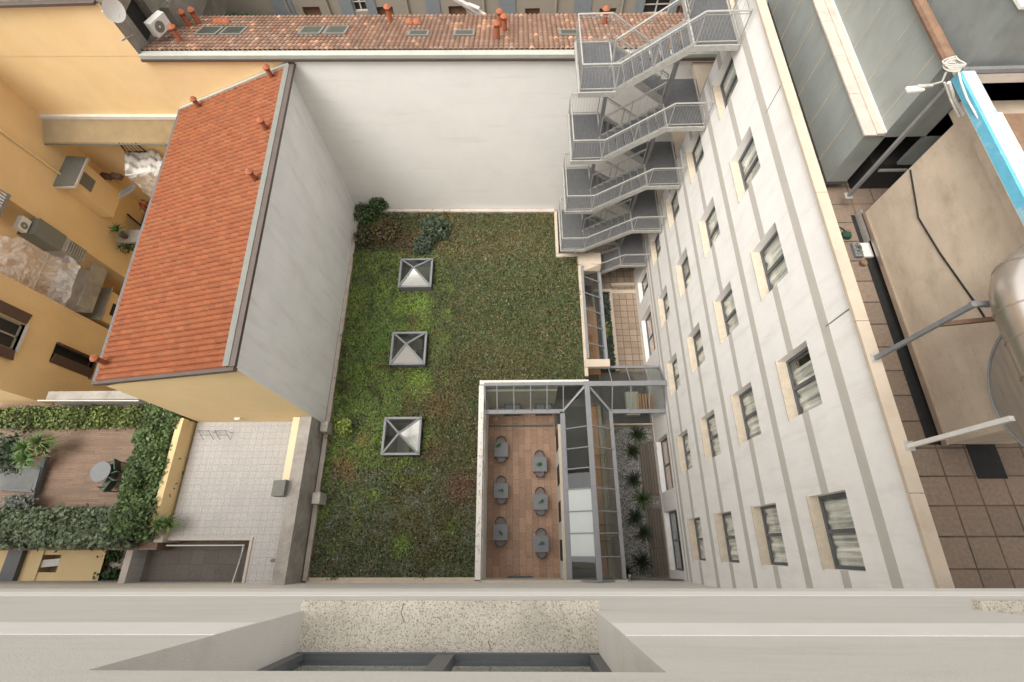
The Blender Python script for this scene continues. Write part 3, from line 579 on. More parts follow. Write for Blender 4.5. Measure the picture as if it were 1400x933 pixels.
def off(p, dx, dy, dz): return (p[0]+dx,p[1]+dy,p[2]+dz)
MB().bar(off(RN,.02,0,.02),off(RF,.02,0,.02),.2,.14).build('verge_flashing','brownmetal',oh)
MB().bar(off(RN,-.17,0,.10),off(RF,-.17,0,.10),.2,.03).build('ridge_strip','greymetal',oh)
MB().bar(off(RN,.1,-.07,-.02),off(EN,-.1,-.07,-.02),.13,.16).build('near_gutter','brownmetal',oh)
MB().bar(off(EN,-.05,-.1,0),off(EF,-.05,0,0),.12,.12).bar(off(EN,.02,-.1,.05),off(EF,.02,0,.05),.03,.03).build('eave_gutter','frame',oh)
MB().bar(off(RF,-.1,-.08,.1),off(EF,0,-.08,.1),.14,.1).build('wall_flashing','gutter',oh)
wt = lambda y: RN[2]+(RF[2]-RN[2])*(y-5.45)/(RF[1]-5.45)-.12
yb = bwY(-9.7)
MB().face([(-9.7,5.6,3.0),(-9.7,yb,3.0),(-9.7,yb,wt(yb)),(-9.7,5.6,wt(5.6))]).build('flank_wall','greywall',oh)
MB().face([(-15.5,5.6,0),(-9.7,5.6,0),(-9.7,5.6,wt(5.6)),(-15.5,5.6,EN[2]-.1)]).build('gable_wall','paleyellow',oh)
MB().face([(-15.5,5.6,0),(-15.5,18.7,0),(-15.5,18.7,10.1),(-15.5,5.6,9.65)]).build('court_wall','paleyellow',oh)
MB().box((-13.35,5.6,4.75),(-13.1,5.5,4.85)).build('wall_light','acwhite',oh)
for px, py, h in ((374,110,.62),(274,147,.55),(367,180,.6),(352,246,.6),(148,500,.7)):
    best = None
    for i in range(41):
        for j in range(61):
            p = roofP(i/40,j/60); r_ = M.transposed() @ Vector((p[0],p[1],p[2]-H)); x = 700+F*r_.x/-r_.z; y = 466.5-F*r_.y/-r_.z; d = (x-px)**2+(y-py)**2
            if best is None or d < best[0]: best = (d,p)
    p = best[1]; chim(p[0],p[1],p[2],h,.10,par=otr)
# ================================================================== WEST COURT HOUSES
wh = thing('court_house', 'yellow house around the narrow left courtyard with a projecting bay and balcony', 'house', (-24,16,0))
MB().face([(-22.7,14.3,0),(-22.7,bwY(-22.7),0),(-22.7,bwY(-22.7),15),(-22.7,14.3,15)]).face([(-22.7,14.3,0),(-22.7,14.3,15),(-28,14.3,15),(-28,14.3,0)]).face([(-28,11.4,0),(-28,14.3,0),(-28,14.3,15),(-28,11.4,15)]).build('wall','yellow',wh)
bx_ = -21.95; b1 = Xp(165,265,bx_); b2 = Xp(155,297,bx_); b3 = Xp(100,253,bx_); yf, yn, zb_, zt_ = b1[1], b2[1], b2[2], b3[2]
b_ = MB().box((-22.7,yn,zb_),(bx_,yf,zt_)).build('bay','yellow',wh)
MB().hexa([(-22.7,yn-.2,zt_+.16),(bx_+.2,yn-.2,zt_+.03),(bx_+.2,yf+.15,zt_+.03),(-22.7,yf+.15,zt_+.16),(-22.7,yn-.2,zt_+.22),(bx_+.2,yn-.2,zt_+.09),(bx_+.2,yf+.15,zt_+.09),(-22.7,yf+.15,zt_+.22)]).build('bay_roof','greymetal',b_)
MB().box((-22.7,yn-.25,zt_+.02),(bx_+.25,yn-.2,zt_+.12)).box((bx_+.2,yn-.2,zt_),(bx_+.25,yf+.15,zt_+.1)).build('bay_roof_trim','whitepaint',b_)
MB().box((bx_+.01,yn+.3,zt_-.9),(bx_+.04,yn+1.0,zt_-.15)).build('bay_window','greymetal',b_)
MB().tube([Xp(0,178,-22.62),Xp(82,238,-22.62)],.06,8).build('downpipe','paleyellow',wh)
bal = MB().box((-25.6,11.6,3.9),(-22.9,14.2,4.05)).box((-22.98,11.6,4.05),(-22.9,14.2,4.8)).build('balcony','concrete',wh)
m_ = MB(); A = Xp(97,318,-22.0); 
cab = thing('storage_cabinet', 'grey metal cabinet with louvred end hung outside the recessed yellow wall', 'cabinet', (-22.5,13.6,6.6))
MB().box((-22.95,13.2,7.3),(-22.15,14.05,8.7)).build('body','greymetal',cab); 
m_ = MB()
for k in range(8): m_.box((-22.13,13.3,6.2+k*.13),(-22.05,13.95,6.26+k*.13))
m_.box((-22.95,13.25,6.1),(-22.14,14.0,7.28)); m_.build('louvre','concrete',cab)
ac_unit((-22.5,13.5,8.75), rad(90), 'white air conditioner box on top of the grey cabinet on the yellow wall', s=.75)
bal2 = MB(); bal2.box((-25.6,12.3,10.1),(-22.2,14.2,10.25)); 
for k in range(14): bal2.box((-22.25,12.3+k*.14,10.25),(-22.2,12.34+k*.14,11.2))
bal2.box((-22.26,12.3,11.2),(-22.18,14.2,11.26)); bal2.build('balcony','galvdark',wh)
# second west house
lh = thing('shuttered_house', 'plain yellow house with brown shuttered windows at the left edge', 'house', (-24.5,8.8,0))
L2h = [(8.55,9.6,2.3,4.65),(8.45,9.75,6.35,8.6)]
w = MB(); sheet(w, lambda u,v,d:(-23.4-d,u,v),(6.6,11.45),(0,15),L2h,.28); w.face([(-23.4,11.45,0),(-27,11.45,0),(-27,11.45,15),(-23.4,11.45,15)]); w.face([(-23.4,6.6,0),(-27,6.6,0),(-27,6.6,15),(-23.4,6.6,15)]); w.build('wall','yellow',lh)
for i, h in enumerate(L2h):
    fo = MB().box((-23.62,h[0],h[2]),(-23.66,h[1],h[3])).build('window','dark',lh); m_ = MB(); ym=(h[0]+h[1])/2
    for y in (h[0]+.04,ym,h[1]-.04): m_.box((-23.60,y-.04,h[2]),(-23.55,y+.04,h[3]))
    m_.box((-23.6,h[0],h[2]),(-23.55,h[1],h[2]+.08)); m_.build('frame','oldwall' if i else 'shutter',fo)
    MB().box((-23.66,h[0]-.08,h[2]-.07),(-23.28,h[1]+.08,h[2])).build('sill','whitepaint' if i else 'shutter',fo)
    def shutter(y0,x0,y1,x1):
        m_ = MB(); m_.bar((x0,y0,(h[2]+h[3])/2),(x1,y1,(h[2]+h[3])/2),.05,h[3]-h[2]-.06,up=(0,0,1))
        n_ = int((h[3]-h[2])/.11)
        nx_, ny_ = (y1-y0),-(x1-x0); l_ = math.hypot(nx_,ny_); nx_/=l_; ny_/=l_
        for s in (1,-1):
            for k in range(n_):
                z = h[2]+.1+k*.11; m_.bar((x0+nx_*.03*s+(x1-x0)*.1,y0+ny_*.03*s+(y1-y0)*.1,z),(x0+nx_*.03*s+(x1-x0)*.9,y0+ny_*.03*s+(y1-y0)*.9,z),.015,.05)
        m_.build('shutter','shutter',fo)
    if i: shutter(h[1]+.02,-23.36,h[1]+.5,-23.25); shutter(h[0]-.02,-23.36,h[0]-.5,-23.25)
    else: shutter(h[1],-23.38,h[1]-.18,-22.98); shutter(h[0],-23.38,h[0]+.42,-23.2)
an = thing('court_annex', 'low yellow outbuilding with a small dark window beside the plastic sheeting', 'outbuilding', (-24,12.7,0))
MB().box((-25.5,11.7,0),(-23.3,13.5,3.0)).build('wall','yellow',an); MB().box((-23.29,12.2,1.2),(-23.25,12.9,2.5)).build('window','dark',an); MB().box((-25.6,11.6,3.0),(-23.1,13.6,3.1)).build('roof','concrete',an); MB().box((-23.3,11.7,.0),(-22.6,13.5,.6)).build('ledge','concrete',an)
# ribbed canopy on the yellow wall
ca = thing('ribbed_canopy', 'long ribbed tan canopy with white edge on the yellow wall above the courtyard', 'canopy', (-19.5,18.4,9.6))
m_ = MB(); n_ = 56
for k in range(n_):
    xa = -23.15+7.6*k/n_; xm = xa+7.6/n_*.5; xb = xa+7.6/n_
    for (a,za),(b,zb) in (((xa,0),(xm,.11)),((xm,.11),(xb,0))):
        m_.face([(a,bwY(a)-1.12,9.46+za),(b,bwY(b)-1.12,9.46+zb),(b,bwY(b)-.02,9.95+zb),(a,bwY(a)-.02,9.95+za)])
m_.build('ribbed_sheet','ribbed',ca)
MB().hexa([(-23.2,bwY(-23.2)-.14,9.98),(-15.5,bwY(-15.5)-.14,9.98),(-15.5,bwY(-15.5)-.0,9.98),(-23.2,bwY(-23.2),9.98),(-23.2,bwY(-23.2)-.14,10.16),(-15.5,bwY(-15.5)-.14,10.16),(-15.5,bwY(-15.5),10.16),(-23.2,bwY(-23.2),10.16)]).build('flashing','whitepaint',ca)
MB().bar((-23.25,bwY(-23)-.02,10.05),(-23.25,bwY(-23)-1.15,9.5),.14,.12).bar((-23.25,bwY(-23)-1.15,9.46),(-15.5,bwY(-15.5)-1.15,9.46),.03,.06).build('edge_trim','greymetal',ca)
# plastic sheeted balcony covers
def cloth(name, corners, label, seed, group=None, m='plastic'):
    A,B_,C_,D_ = [Vector(c) for c in corners]; m_ = MB(); n_ = 26; G = {}
    r_ = np.random.default_rng(seed); ph = r_.random(6)*6
    for i in range(n_+1):
        for j in range(n_+1):
            u,v = i/n_, j/n_; p = (A*(1-u)+B_*u)*(1-v)+(C_*(1-u)+D_*u)*v
            d = .10*math.sin(u*9+ph[0]+v*3)+.06*math.sin(u*23+v*7+ph[1])+.05*math.sin(v*17-u*6+ph[2])+.03*math.sin(u*47+ph[3]+v*11)
            G[i,j] = len(m_.v); m_.v.append((p.x+d*.4,p.y+d*.2,p.z+d-.25*math.sin(math.pi*u)*v))
    for i in range(n_):
        for j in range(n_): m_.f.append((G[i,j],G[i+1,j],G[i+1,j+1],G[i,j+1])); m_.c.append((1,1,1))
    return m_
tt = thing('plastic_cover', 'large crinkled translucent plastic sheet stretched over a balcony at the left edge', 'plastic sheet', (-25,12.8,5))
cloth('',[Zp(-40,316,7.2),Zp(72,334,7.1),Zp(-40,372,6.6),Zp(44,404,5.9)],'',1).build('top_sheet','plastic',tt,smooth=True)
cloth('',[Zp(72,334,7.1),Zp(109,362,6.6),Zp(44,404,5.9),Zp(90,420,5.0)],'',2).build('hanging_sheet','plastic',tt,smooth=True)
MB().tube([Zp(72,334,7.2),Zp(43,402,6.0)],.03,6).build('pole','whitepaint',tt)
t2 = thing('white_tarpaulin', 'small white tarpaulin roof hanging over the balcony beside the orange roof', 'tarpaulin', (-18.7,18,7.5))
cloth('',[Zp(171,209,7.9),Zp(216,207,7.9),Zp(172,240,7.9),Zp(226,232,7.9)],'',3).build('top_sheet','whitepaint',t2,smooth=True)
cloth('',[Zp(172,240,7.9),Zp(226,232,7.9),Zp(195,262,6.6),Zp(226,278,6.0)],'',4).build('front_sheet','plastic',t2,smooth=True)
MB().tube([Zp(172,240,7.9),Zp(171,209,7.9),Zp(216,207,7.9),Zp(226,232,7.9),Zp(172,240,7.9)],.03,6).build('frame','whitepaint',t2)
cb = thing('court_balcony', 'balcony with dark slatted railing between the yellow bay and the orange roof', 'balcony', (-19.5,17.5,3))
m_ = MB(); a = Zp(163,283,4.2); b = Zp(207,322,4.2)
for k in range(26):
    t = k/25; p = [a[i]*(1-t)+b[i]*t for i in range(2)]; m_.box((p[0]-.03,p[1]-.03,3.2),(p[0]+.03,p[1]+.03,4.2))
m_.bar(a,b,.06,.06).build('railing','black',cb); MB().prism([(a[0],a[1]),(b[0],b[1]),(b[0]+1.5,18.6),(a[0]-.5,18.6)],3.05,3.2).build('floor','darkconc',cb)
gr = thing('window_grille', 'dark metal window grille on the yellow wall under the tan canopy', 'grille', (-19,18.6,8.4)); m_ = MB()
P4 = [Bp(160,192,-.12),Bp(180,192,-.12),Bp(200,208,-.12),Bp(172,208,-.12)]
for k in range(6):
    t = k/5; a = [P4[0][i]*(1-t)+P4[1][i]*t for i in range(3)]; b = [P4[3][i]*(1-t)+P4[2][i]*t for i in range(3)]; m_.tube([a,b],.015 if 0<k<5 else .035,5)
m_.tube([P4[0],P4[1]],.035,5).tube([P4[3],P4[2]],.035,5).build('bars','black',gr)
fp = thing('flower_boxes', 'two brown flower boxes on a ledge beside the yellow bay', 'flower box', Zp(160,240,6.8))
for px in (146,160): a = Zp(px-7,240,6.8); b = Zp(px+6,243,6.8); MB().bar(a,b,.28,.22).build('box','pot',fp)
m_ = MB()
for k in range(11):
    a = Zp(166+k*1.9,262-k*1.1,6.3); m_.box((a[0]-.04,a[1]-.5,a[2]-.05),(a[0]+.04,a[1]+.1,a[2]))
tag(m_.build('slatted_awning','galv',loc=Zp(176,256,6.3)),'small scalloped awning under the white tarpaulin','awning')
pl = thing('palm_plant', 'spiky green palm on the courtyard balcony beside the orange roof eave', 'plant', Zp(160,315,5.0)); m_ = MB(); c = Zp(161,316,5.2); spiky(m_,c,46,.62,.05,.5,(.09,.14,.045)); m_.build('leaves','leaf',pl,tint=True); MB().lathe((c[0],c[1],c[2]-.6),[(.13,0),(.18,.35),(.15,.35)],10).build('pot','pot',pl); MB().box((c[0]-.5,c[1]-.3,c[2]-.75),(c[0]+1.6,c[1]+.5,c[2]-.6)).build('ledge','concrete',pl)
for px,py,zz,cl in ((205,282,5,(.22,.03,.02)),(158,396,.3,(.25,.26,.03)),(140,424,.3,(.06,.09,.03)),(150,412,.3,(.2,.2,.12)),(175,338,4,(.05,.09,.03)),(118,410,.3,(.06,.07,.05))):
    c = Zp(px,py,zz); n = 220; Pp = np.array(c)+rng.normal(size=(n,3))*np.array([.28,.22,.15]); nm = {.22:'red',.25:'yellow green'}.get(cl[0],'green'); o = leafmesh('shrub',Pp,rng.uniform(.05,.12,n),np.array([cl])*rng.uniform(.5,1.5,(n,1)),loc=c)
    tag(o, {205:'red flowering plant on the courtyard ledge by the orange roof eave',158:'yellow green bush on the dark courtyard floor by the orange roof eave',140:'dark green bush low in the left courtyard nearest the shuttered house',150:'pale shrub between two bushes on the courtyard floor',175:'green plant beside the palm below the orange eave',118:'grey green plant at the foot of the low outbuilding'}[px],'plant')
cs = thing('wall_heater','small white appliance with dark grille at the foot of the yellow courtyard wall','appliance',Zp(165,375,2.6)); c = Zp(165,375,2.6); MB().box((c[0]-.35,c[1]-.2,c[2]-.5),(c[0]+.35,c[1]+.2,c[2])).build('casing','acwhite',cs); MB().box((c[0]-.2,c[1]-.1,c[2]),(c[0]+.1,c[1]+.12,c[2]+.01)).build('grille','rust',cs)
# ================================================================== GREEN ROOF BUILDING
gb = thing('green_roof_building', 'low flat building covered by a green planted roof in the middle of the courtyard', 'building', (-4,8,0))
sk = [Zp(567.5,371,4.0),Zp(557.5,474.5,4.0),Zp(548,595,4.0)]; hs = .80
holes = [(s[0]-hs,s[0]+hs,s[1]-hs,s[1]+hs) for s in sk]
ZS = 3.3
w = MB(); mp = lambda u,v,d:(u,v,ZS-d)
rev = MB(); sheet(w, mp, (-9.45,-2.2), (-1.25,7.66), [h for h in holes if h[3] < 7.7], 1.6, rev); sheet(w, mp, (-9.45,1.85), (7.66,18.3), [h for h in holes if h[3] > 7.7], 1.6, rev)
w.face([(1.85,7.66,ZS),(3.08,7.66,ZS),(3.08,15.0,ZS),(1.85,15.0,ZS)])
w.build('planting_soil','soil',gb); rev.build('skylight_shaft','interior',gb)
fl = MB()
for h in holes: fl.box((h[0]-.3,h[2]-.3,1.5),(h[1]+.3,h[3]+.3,1.6)); 
fl.build('room_floor','darkfloor',gb)
fl = MB()
for i, h in enumerate(holes): fl.box((h[0]+.1,h[2]+.3,1.62),(h[0]+.75,h[3]-.1,1.9)); fl.box((h[1]-.5,h[2]+.1,1.62),(h[1]-.1,h[2]+.6,2.0))
fl.build('room_furniture','interior',gb)
def strip(a, b, wd, z0, z1, m, name='parapet_coping', L_=1.6):
    a = Vector((*a,0)); b = Vector((*b,0)); n_ = max(1,int((b-a).length/L_)); m_ = MB()
    for k in range(n_):
        p = a.lerp(b,k/n_); q = a.lerp(b,(k+1)/n_); d = (q-p).normalized()*.006; p += d; q -= d; p.z = q.z = (z0+z1)/2; m_.bar(p,q,wd,z1-z0)
    return m_.build(name,m,gb)
strip((-9.52,-1.25),(-9.6,18.3),.2,3.2,3.5,'ledge','curb'); strip((-9.4,18.28),(1.9,18.0),.2,3.2,3.55,'ledge','curb')
strip((1.94,18.0),(1.94,15.05),.16,3.2,3.5,'coping'); strip((1.86,14.98),(3.2,14.98),.2,3.2,3.5,'coping')
strip((3.12,14.85),(3.12,7.9),.17,3.2,3.5,'coping'); strip((3.2,7.58),(-2.2,7.6),.22,3.2,3.56,'near'); strip((-2.1,7.45),(-2.08,-1.2),.24,3.2,3.56,'near'); strip((-9.4,-1.18),(-2.2,-1.18),.14,3.2,3.48,'coping')
MB().box((3.1,14.3,3.3),(4.3,15.0,3.62)).build('end_cap','coping',gb); MB().hexa([(3.2,13.8,3.2),(4.3,14.2,2.9),(4.3,14.35,2.9),(3.2,14.35,3.2),(3.2,13.8,3.7),(4.3,14.2,3.1),(4.3,14.35,3.5),(3.2,14.35,3.7)]).build('end_cap','coping',gb)
MB().box((3.08,8.35,3.3),(4.3,8.75,3.6)).build('end_cap','coping',gb)
for a, b in (((-2.2,7.5,0),(1.7,7.7,3.2)),((-2.2,-1.28,0),(-1.97,7.5,3.2)),((1.8,15,0),(4.3,15.2,3.2)),((1.85,15.2,0),(1.95,18.1,3.2))): MB().box(a,b).build('courtyard_wall','near',gb)
MB().box((-1.99,-1.2,3.0),(-1.9,7.2,3.2)).build('gutter','galv',gb)
MB().box((-4,7.75,0),(3.0,14.9,3.1)).build('core','dark',gb)
# concrete blocks on the left wall
for c in (Zp(443,583,4.2),Zp(432,681,4.2)): MB().box((c[0]-.17,c[1]-.24,3.2),(c[0]+.17,c[1]+.24,4.2)).build('wall_pier','concrete',gb)
# vegetation cover
n = 300000
X = rng.uniform(-9.55,3.12,n); Y = rng.uniform(-1.2,18.2,n)
ok = ((Y < 7.68)&(X < -2.16))|((Y >= 7.68)&((X < 1.88)|((Y < 14.95)&(X < 3.1))))
for h in holes: ok &= ~((X > h[0]-.12)&(X < h[1]+.12)&(Y > h[2]-.12)&(Y < h[3]+.12))
X, Y = X[ok], Y[ok]; n = len(X)
hgt = .04+.16*vnoise(X,Y,1.1,1)**1.5+.12*vnoise(X,Y,3.5,2)
Z = ZS+rng.random(n)**.7*hgt
A1 = vnoise(X,Y,.45,3); A2 = vnoise(X,Y,1.3,4); A3 = vnoise(X,Y,2.7,5); A4 = vnoise(X,Y,5.5,8)
base = np.array([.062,.074,.024])*np.ones((n,1))
def blend(c, wgt): 
    global base
    wgt = np.clip(wgt,0,1)[:,None]; base = base*(1-wgt)+np.array(c)*wgt
blend((.115,.175,.038), np.clip((1-(X+9.5)/5.6)*1.9,0,1)*(Y>1.5)*(Y<15.5)*(.75+.5*A2)); blend((.075,.095,.045), .8*(Y<3.5))          # lighter strip on the left
blend((.14,.20,.035), 2.4*(A2-.62)*(X<-3.8))
blend((.092,.080,.030), 2.2*(A1-.35)*(X>-6))
blend((.055,.075,.028), 2.0*(A3-.5))
blend((.110,.120,.075), 2.6*(A3-.50)*(Y<3.5))
blend((.095,.080,.032), 2.4*(A4-.6))
for cx,cy,r,c,s in ((-8.3,3.6,1.0,(.17,.10,.045),1.0),(-5.6,12.1,.9,(.15,.23,.04),1.3),(-6.5,12.0,.8,(.14,.21,.035),1.1),(-5.3,7.6,1.0,(.15,.22,.035),1.2),(-2.9,2.6,1.1,(.13,.06,.04),1.0),(-4.2,4.3,.9,(.12,.065,.04),.8),(-8.3,16.6,1.3,(.10,.065,.03),1.1),(-6.4,15.9,1.4,(.095,.055,.03),1.0),(-5.5,.2,.7,(.11,.18,.03),1.1),(-7.6,10.2,1.6,(.10,.17,.035),.9),(-3.3,.9,.5,(.11,.18,.03),1.0),(-7.7,4.8,.5,(.22,.18,.05),.9),(-4.0,6.3,1.0,(.11,.08,.03),.9),(-5.5,14.9,1.0,(.12,.18,.04),.9)):
    d = np.hypot(X-cx,Y-cy)/r; blend(c, s*(1-d)*(.35+1.2*A3))
jit = rng.uniform(.55,1.5,(n,1)); base = base*jit*1.2; pale = rng.random(n) < .03; base[pale] = np.array([.22,.22,.12])*rng.uniform(.6,1.3,(pale.sum(),1)); rd = rng.random(n) < .012; base[rd] = np.array([.26,.13,.05])
o = leafmesh('ground_cover', np.stack([X,Y,Z],1), rng.uniform(.032,.076,n), base, flat=.35); o['kind'] = 'stuff'; tag(o,'dense dark green ground cover planted over the whole flat roof','ground cover')
def shrub(px, py, z, r, n, col, label, name='shrub', hz=.6, ls=(.06,.14)):
    c = Zp(px,py,z); t = thing(name,label,'shrub',(c[0],c[1],ZS)); u = rng.normal(size=(n,3)); u /= np.linalg.norm(u,axis=1)[:,None]; rr = rng.random((n,1))**.45
    lump = .75+.5*vnoise(u[:,0]*1.5+c[0],u[:,1]*1.5+c[1],1.7,11)[:,None]
    Pp = np.array(c)+u*rr*lump*np.array([r,r,r*hz]); Pp[:,2] = np.maximum(Pp[:,2],ZS+.05)
    leafmesh('leaves',Pp,rng.uniform(*ls,n),np.array([col])*rng.uniform(.45,1.6,(n,1)),t,flat=.2); m_ = MB()
    for k in range(7):
        a = k*.9; m_.tube([(c[0],c[1],ZS),(c[0]+math.cos(a)*r*.5,c[1]+math.sin(a)*r*.5,c[2]+r*.2)],[.02,.01],5)
    m_.build('stems','rust',t)
shrub(517,276,4.0,.55,900,(.055,.095,.03),'upright green shrub against the white party wall at the corner of the green roof',hz=1)
shrub(500,292,3.6,.75,900,(.07,.11,.035),'low green shrub filling the far left corner of the green roof')
shrub(594,312,3.75,.85,1700,(.07,.095,.055),'blue green leafy shrub near the far skylight on the green roof')
shrub(578,335,3.65,.6,800,(.065,.09,.058),'smaller blue green shrub just behind the far skylight')
shrub(530,315,3.7,.75,900,(.10,.075,.035),'brownish shrub in the far left bed of the green roof')
shrub(497,325,3.6,.6,600,(.09,.085,.04),'olive brown low shrub along the left curb of the green roof')
shrub(471,585,3.7,.42,500,(.20,.25,.05),'yellow green bush at the left edge beside the concrete pier',ls=(.06,.13))
shrub(555,270,3.75,.3,220,(.09,.075,.035),'thin brown shrub standing against the white party wall')
m_ = MB()
for k in range(60):
    y = random.uniform(-.5,7.2); x = -2.12+random.uniform(-.1,.02); q = [(x,y,3.5)]
    for s in range(3): q.append((x+.07*(s+1)+random.uniform(-.02,.05),y+random.uniform(-.25,.25)*(s+1)*.6,3.58-.05*s))
    m_.tube(q,.006,4)
for k in range(45):
    x = random.uniform(-1.8,3.0); m_.tube([(x,7.68,3.5),(x+random.uniform(-.1,.1),7.58,3.58),(x+random.uniform(-.2,.2),7.45,3.5)],.006,4)
o = m_.build('trailing_twigs','rust'); o['kind'] = 'stuff'; tag(o,'thin bare creeper twigs trailing over the pale parapet of the terrace','creeper')
# skylights
def skylight(c, label, bright):
    x,y = c[0],c[1]; t = thing('skylight', label, 'skylight', (x,y,ZS), 'pyramid skylights on the green roof'); z = 3.86; a = .90; ap = 4.38
    m_ = MB(); e = .84
    m_.box((x-e,y-e,ZS-.1),(x+e,y-e+.07,3.8)).box((x-e,y+e-.07,ZS-.1),(x+e,y+e,3.8)).box((x-e,y-e+.07,ZS-.1),(x-e+.07,y+e-.07,3.8)).box((x+e-.07,y-e+.07,ZS-.1),(x+e,y+e-.07,3.8)); m_.build('curb','gframe',t)
    m_ = MB(); m_.box((x-a,y-a,3.8),(x+a,y-a+.11,z)).box((x-a,y+a-.11,3.8),(x+a,y+a,z)).box((x-a,y-a+.11,3.8),(x-a+.11,y+a-.11,z)).box((x+a-.11,y-a+.11,3.8),(x+a,y+a-.11,z)); m_.build('frame','gframe',t)
    m_ = MB()
    for sx, sy in ((1,1),(1,-1),(-1,1),(-1,-1)): m_.bar((x+sx*(a-.06),y+sy*(a-.06),z+.01),(x,y,ap),.09,.05)
    m_.build('rafters','gframe',t)
    b = a-.1; C4 = [(x-b,y-b,z),(x+b,y-b,z),(x+b,y+b,z),(x-b,y+b,z)]
    for k in range(4):
        o = MB().face([C4[k],C4[(k+1)%4],(x,y,ap-.03)]).build('pane','skyglass' if k != bright else 'skymirror',t)
    return t
Mt['skymirror'] = glass('sky_reflecting_glass', (.55,.6,.6), .9, .08)
skylight(sk[0],'pyramid skylight nearest the blue green shrub, farthest from the camera building',0)
skylight(sk[1],'middle pyramid skylight of the row of three on the green roof',0)
skylight(sk[2],'pyramid skylight nearest the camera with its right pane shining white',1)
# ================================================================== GLASS GALLERY
gg = thing('glass_gallery', 'glazed corridor with pitched grey framed glass roof running between terrace and gravel court', 'gallery', (3,3,0))
ZE, ZR = 3.05, 3.8; GXL, GXR, GXM = 1.87, 4.22, 3.05; GYR, GYN, GYF = 7.38, 6.2, 8.5; YE = -1.28
def seg(m_, a, b, wd, h=.07, up=(0,0,1)): m_.bar(a,b,wd,h,up)
class Fan:
    def __init__(s, nm, m, par): s.a = (nm, m, par)
    def bar(s, *k, **q): MB().bar(*k, **q).build(*s.a)
fr = Fan('frame_beam','gframe',gg)
seg(fr,(GXM,YE,ZR+.02),(GXM,GYR,ZR+.02),.24,.12); seg(fr,(GXM-.15,GYR,ZR+.025),(6.92,GYR,ZR+.025),.24,.12); seg(fr,(-1.95,7.40,ZR+.015),(GXM,7.40,ZR+.015),.16,.12)
seg(fr,(GXL,YE,ZE),(GXL,GYN,ZE),.24,.14); seg(fr,(GXR,YE,ZE),(GXR,GYN,ZE),.18,.14); seg(fr,(-1.95,GYN+.03,ZE),(GXL+.1,GYN+.03,ZE),.22,.14); seg(fr,(GXR-.08,GYN,ZE-.01),(6.9,GYN,ZE-.01),.2,.13); seg(fr,(3.2,GYF,ZE),(6.9,GYF,ZE),.12,.12)
seg(fr,(GXL,GYN,ZE+.04),(GXM,GYR,ZR+.03),.1,.09); seg(fr,(GXR,GYN,ZE+.04),(GXM,GYR,ZR+.03),.1,.09)
seg(fr,(6.88,GYN,ZE+.02),(6.88,GYR,ZR),.08,.08); seg(fr,(6.88,GYF,ZE+.02),(6.88,GYR,ZR),.08,.08); seg(fr,(GXL,YE+.04,ZE+.02),(GXM,YE+.04,ZR+.01),.08,.08); seg(fr,(GXR,YE+.04,ZE+.02),(GXM,YE+.04,ZR+.01),.08,.08); seg(fr,(-1.93,GYN,ZE+.03),(-1.93,7.4,ZR),.09,.08)
def pane(pts, m='roofglass', name='pane'): MB().face(pts).build(name,m,gg)
ysb = [Zp(797,y,3.4)[1] for y in (585,613,640.7,668.6,699.3,729.3,761.4,793)]; ysb[-1] = YE
bar = Fan('glazing_bar','gframe',gg)
lz = lambda x: ZE+(ZR-ZE)*(x-GXL)/(GXM-GXL); rz = lambda x: ZE+(ZR-ZE)*(GXR-x)/(GXR-GXM)
for y in ysb[:-1]: seg(bar,(GXL,y,ZE+.03),(GXM,y,ZR+.03),.05,.06); seg(bar,(GXM,y,ZR+.03),(GXR,y,ZE+.03),.05,.06)
pane([(GXL,GYN,ZE),(GXL,ysb[0],ZE),(GXM,ysb[0],ZR),(GXM,GYR,ZR)]); pane([(GXR,GYN,ZE),(GXR,ysb[0],ZE),(GXM,ysb[0],ZR),(GXM,GYR,ZR)])
for k, (a, b) in enumerate(zip(ysb, ysb[1:])):
    pane([(GXL,b,ZE),(GXL,a,ZE),(GXM,a,ZR),(GXM,b,ZR)], 'skysheen' if k in (3,4,5) else 'roofglass', 'painted_sky_pane' if k in (3,4,5) else 'pane'); pane([(GXR,b,ZE),(GXR,a,ZE),(GXM,a,ZR),(GXM,b,ZR)])
xsb = [Zp(x,512,3.4)[0] for x in (834,858.6,884)]+[6.88]
for x in xsb[:-1]: seg(bar,(x,GYN,ZE+.03),(x,GYR,ZR+.03),.05,.06); seg(bar,(x,GYR,ZR+.03),(x,GYF,ZE+.03),.05,.06)
pane([(GXR,GYN,ZE),(xsb[0],GYN,ZE),(xsb[0],GYR,ZR),(GXM,GYR,ZR)]); pane([(3.2,GYF,ZE),(xsb[0],GYF,ZE),(xsb[0],GYR,ZR),(3.2,GYR,ZR)])
for a, b in zip(xsb, xsb[1:]): pane([(a,GYN,ZE),(b,GYN,ZE),(b,GYR,ZR),(a,GYR,ZR)]); pane([(a,GYF,ZE),(b,GYF,ZE),(b,GYR,ZR),(a,GYR,ZR)])
x2 = [-1.93]+[Zp(x,545,3.4)[0] for x in (679.6,702.6,725.3,747.8,770)]
for a, b in zip(x2, x2[1:]): pane([(a,GYN,ZE),(b,GYN,ZE),(b,7.4,ZR),(a,7.4,ZR)]); seg(bar,(b,GYN,ZE+.03),(b,7.4,ZR+.03),.05,.06)
pane([(x2[-1],GYN,ZE),(GXL,GYN,ZE),(GXM,7.4,ZR),(x2[-1],7.4,ZR)])
